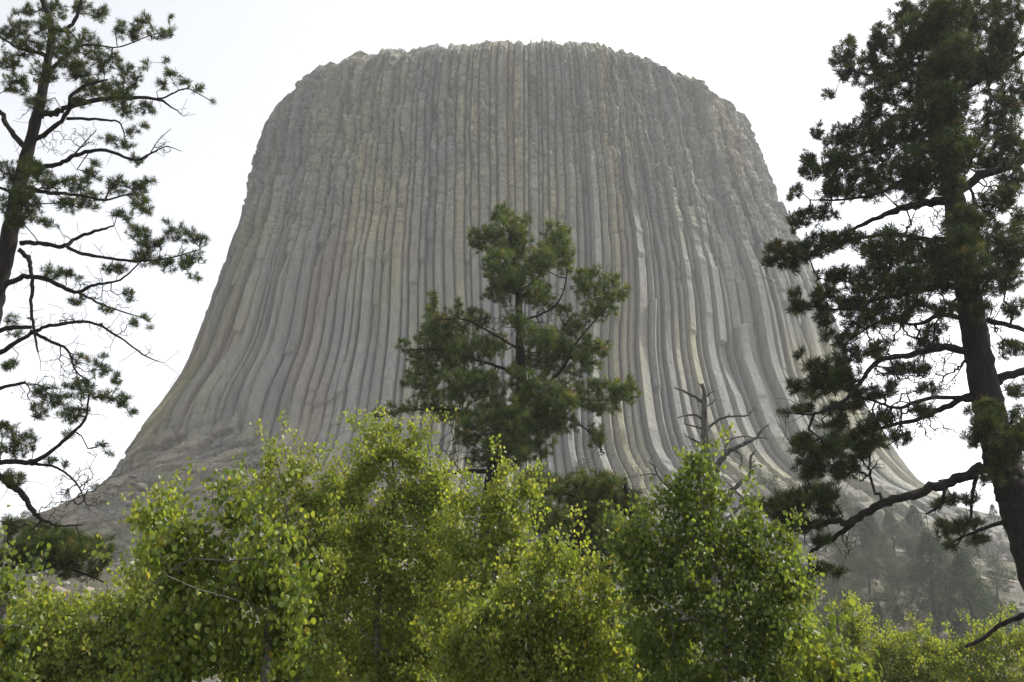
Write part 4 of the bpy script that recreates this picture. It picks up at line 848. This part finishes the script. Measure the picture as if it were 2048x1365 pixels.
for k in range(64):                          # angular blocks of the broken shoulder, and bedded slabs far right
    left_ = k < 46
    x, y = (R.uniform(150, 560), 0) if left_ else (R.uniform(1880, 2045), 0)
    y = (975 - .12 * (x - 190) + R.uniform(-20, 95)) if left_ else R.uniform(1130, 1240) + .1 * (x - 1880)
    pt = hit(x, y)
    if pt is None: continue
    s_ = (pt - Vector(CAM)).length / FPX; wpx = R.uniform(16, 42) if left_ else R.uniform(45, 100); hpx = wpx * R.uniform(.45, .75) if left_ else R.uniform(8, 14)
    P, F = rock(R, 3); P = P * np.array([wpx / 2 * s_, (wpx + hpx) / 4 * s_ * (1 if left_ else .4), hpx / 2 * s_ / .7])
    c = np.array([[.20, .195, .175], [.25, .22, .17], [.235, .225, .16], [.17, .168, .16]])[R.integers(0, 4)] * (1.0 if left_ else 1.15)
    o = mk('rock_block' if left_ else 'rock_slab', P, [F], [mtal], col=np.tile(c, (len(P), 1))); o.location = pt
    o.rotation_euler = (R.normal(0, .15), .35 + R.normal(0, .15) if left_ else .22 + R.normal(0, .04), R.uniform(-.5, .5) if left_ else R.normal(0, .08))
    if left_: tag(o, 'one of the angular grey-tan blocks jumbled on the left foot of the butte', 'rock', 'blocks on the left foot of the butte')
    else: tag(o, 'one of the long tilted pale slabs bedded in the slope at far right', 'rock slab', 'tilted slabs at far right', 'thing')
Vs, Fs, Cs, o_ = [], [], [], 0
base_r = [rock(R, 1) for _ in range(6)]
n_ = 0
while n_ < 5200:
    x = R.uniform(-130, 150); y = R.uniform(60, 215); 
    d = math.hypot((x - XA) / 130., (y - YA) / 66.)
    if not (1.0 < d < 2.4): continue
    P, F = base_r[R.integers(0, 6)]; s_ = .25 + .28 * R.exponential(1.0); a_ = R.uniform(0, 6.28)
    M = np.array([[math.cos(a_), -math.sin(a_), 0], [math.sin(a_), math.cos(a_), 0], [0, 0, 1]])
    z = float(terrain(np.array([x]), np.array([y]))[0])
    Q = (P * s_) @ M.T + np.array([x, y, z + .05 * s_]); Vs.append(Q); Fs.append(F + o_); o_ += len(Q)
    c = np.array([[.17, .168, .16], [.21, .20, .18], [.23, .195, .16], [.14, .14, .135]])[R.integers(0, 4)] * R.uniform(.8, 1.2); Cs.append(np.tile(c, (len(Q), 1))); n_ += 1
tag(mk('talus_rubble', np.concatenate(Vs), [np.concatenate(Fs)], [mtal], col=np.concatenate(Cs)), 'loose grey rubble scattered over the slope below the butte', 'rubble', kind='stuff')

# ------------------------------------------------------------------ haze
hv = bpy.data.materials.new('haze'); hv.use_nodes = True; t = hv.node_tree; t.nodes.clear()
pv = t.nodes.new('ShaderNodeVolumePrincipled'); pv.inputs['Density'].default_value = .00034; pv.inputs['Color'].default_value = (.97, .98, 1.0, 1); pv.inputs['Anisotropy'].default_value = .35
oo = t.nodes.new('ShaderNodeOutputMaterial'); t.links.new(pv.outputs[0], oo.inputs['Volume'])
lo, hi = np.array([-1470., -1390., float(GZ.min()) - 1.]), np.array([1550., 1630., float(tower_top) + 4.])
V = np.array([[(lo, hi)[i][0], (lo, hi)[j][1], (lo, hi)[k][2]] for i in (0, 1) for j in (0, 1) for k in (0, 1)])
haze = mk('haze', V, [np.array([[0, 1, 3, 2], [4, 6, 7, 5], [0, 4, 5, 1], [2, 3, 7, 6], [0, 2, 6, 4], [1, 5, 7, 3]])], [hv]); tag(haze, kind='stuff')
print('done', time.time() - T0)
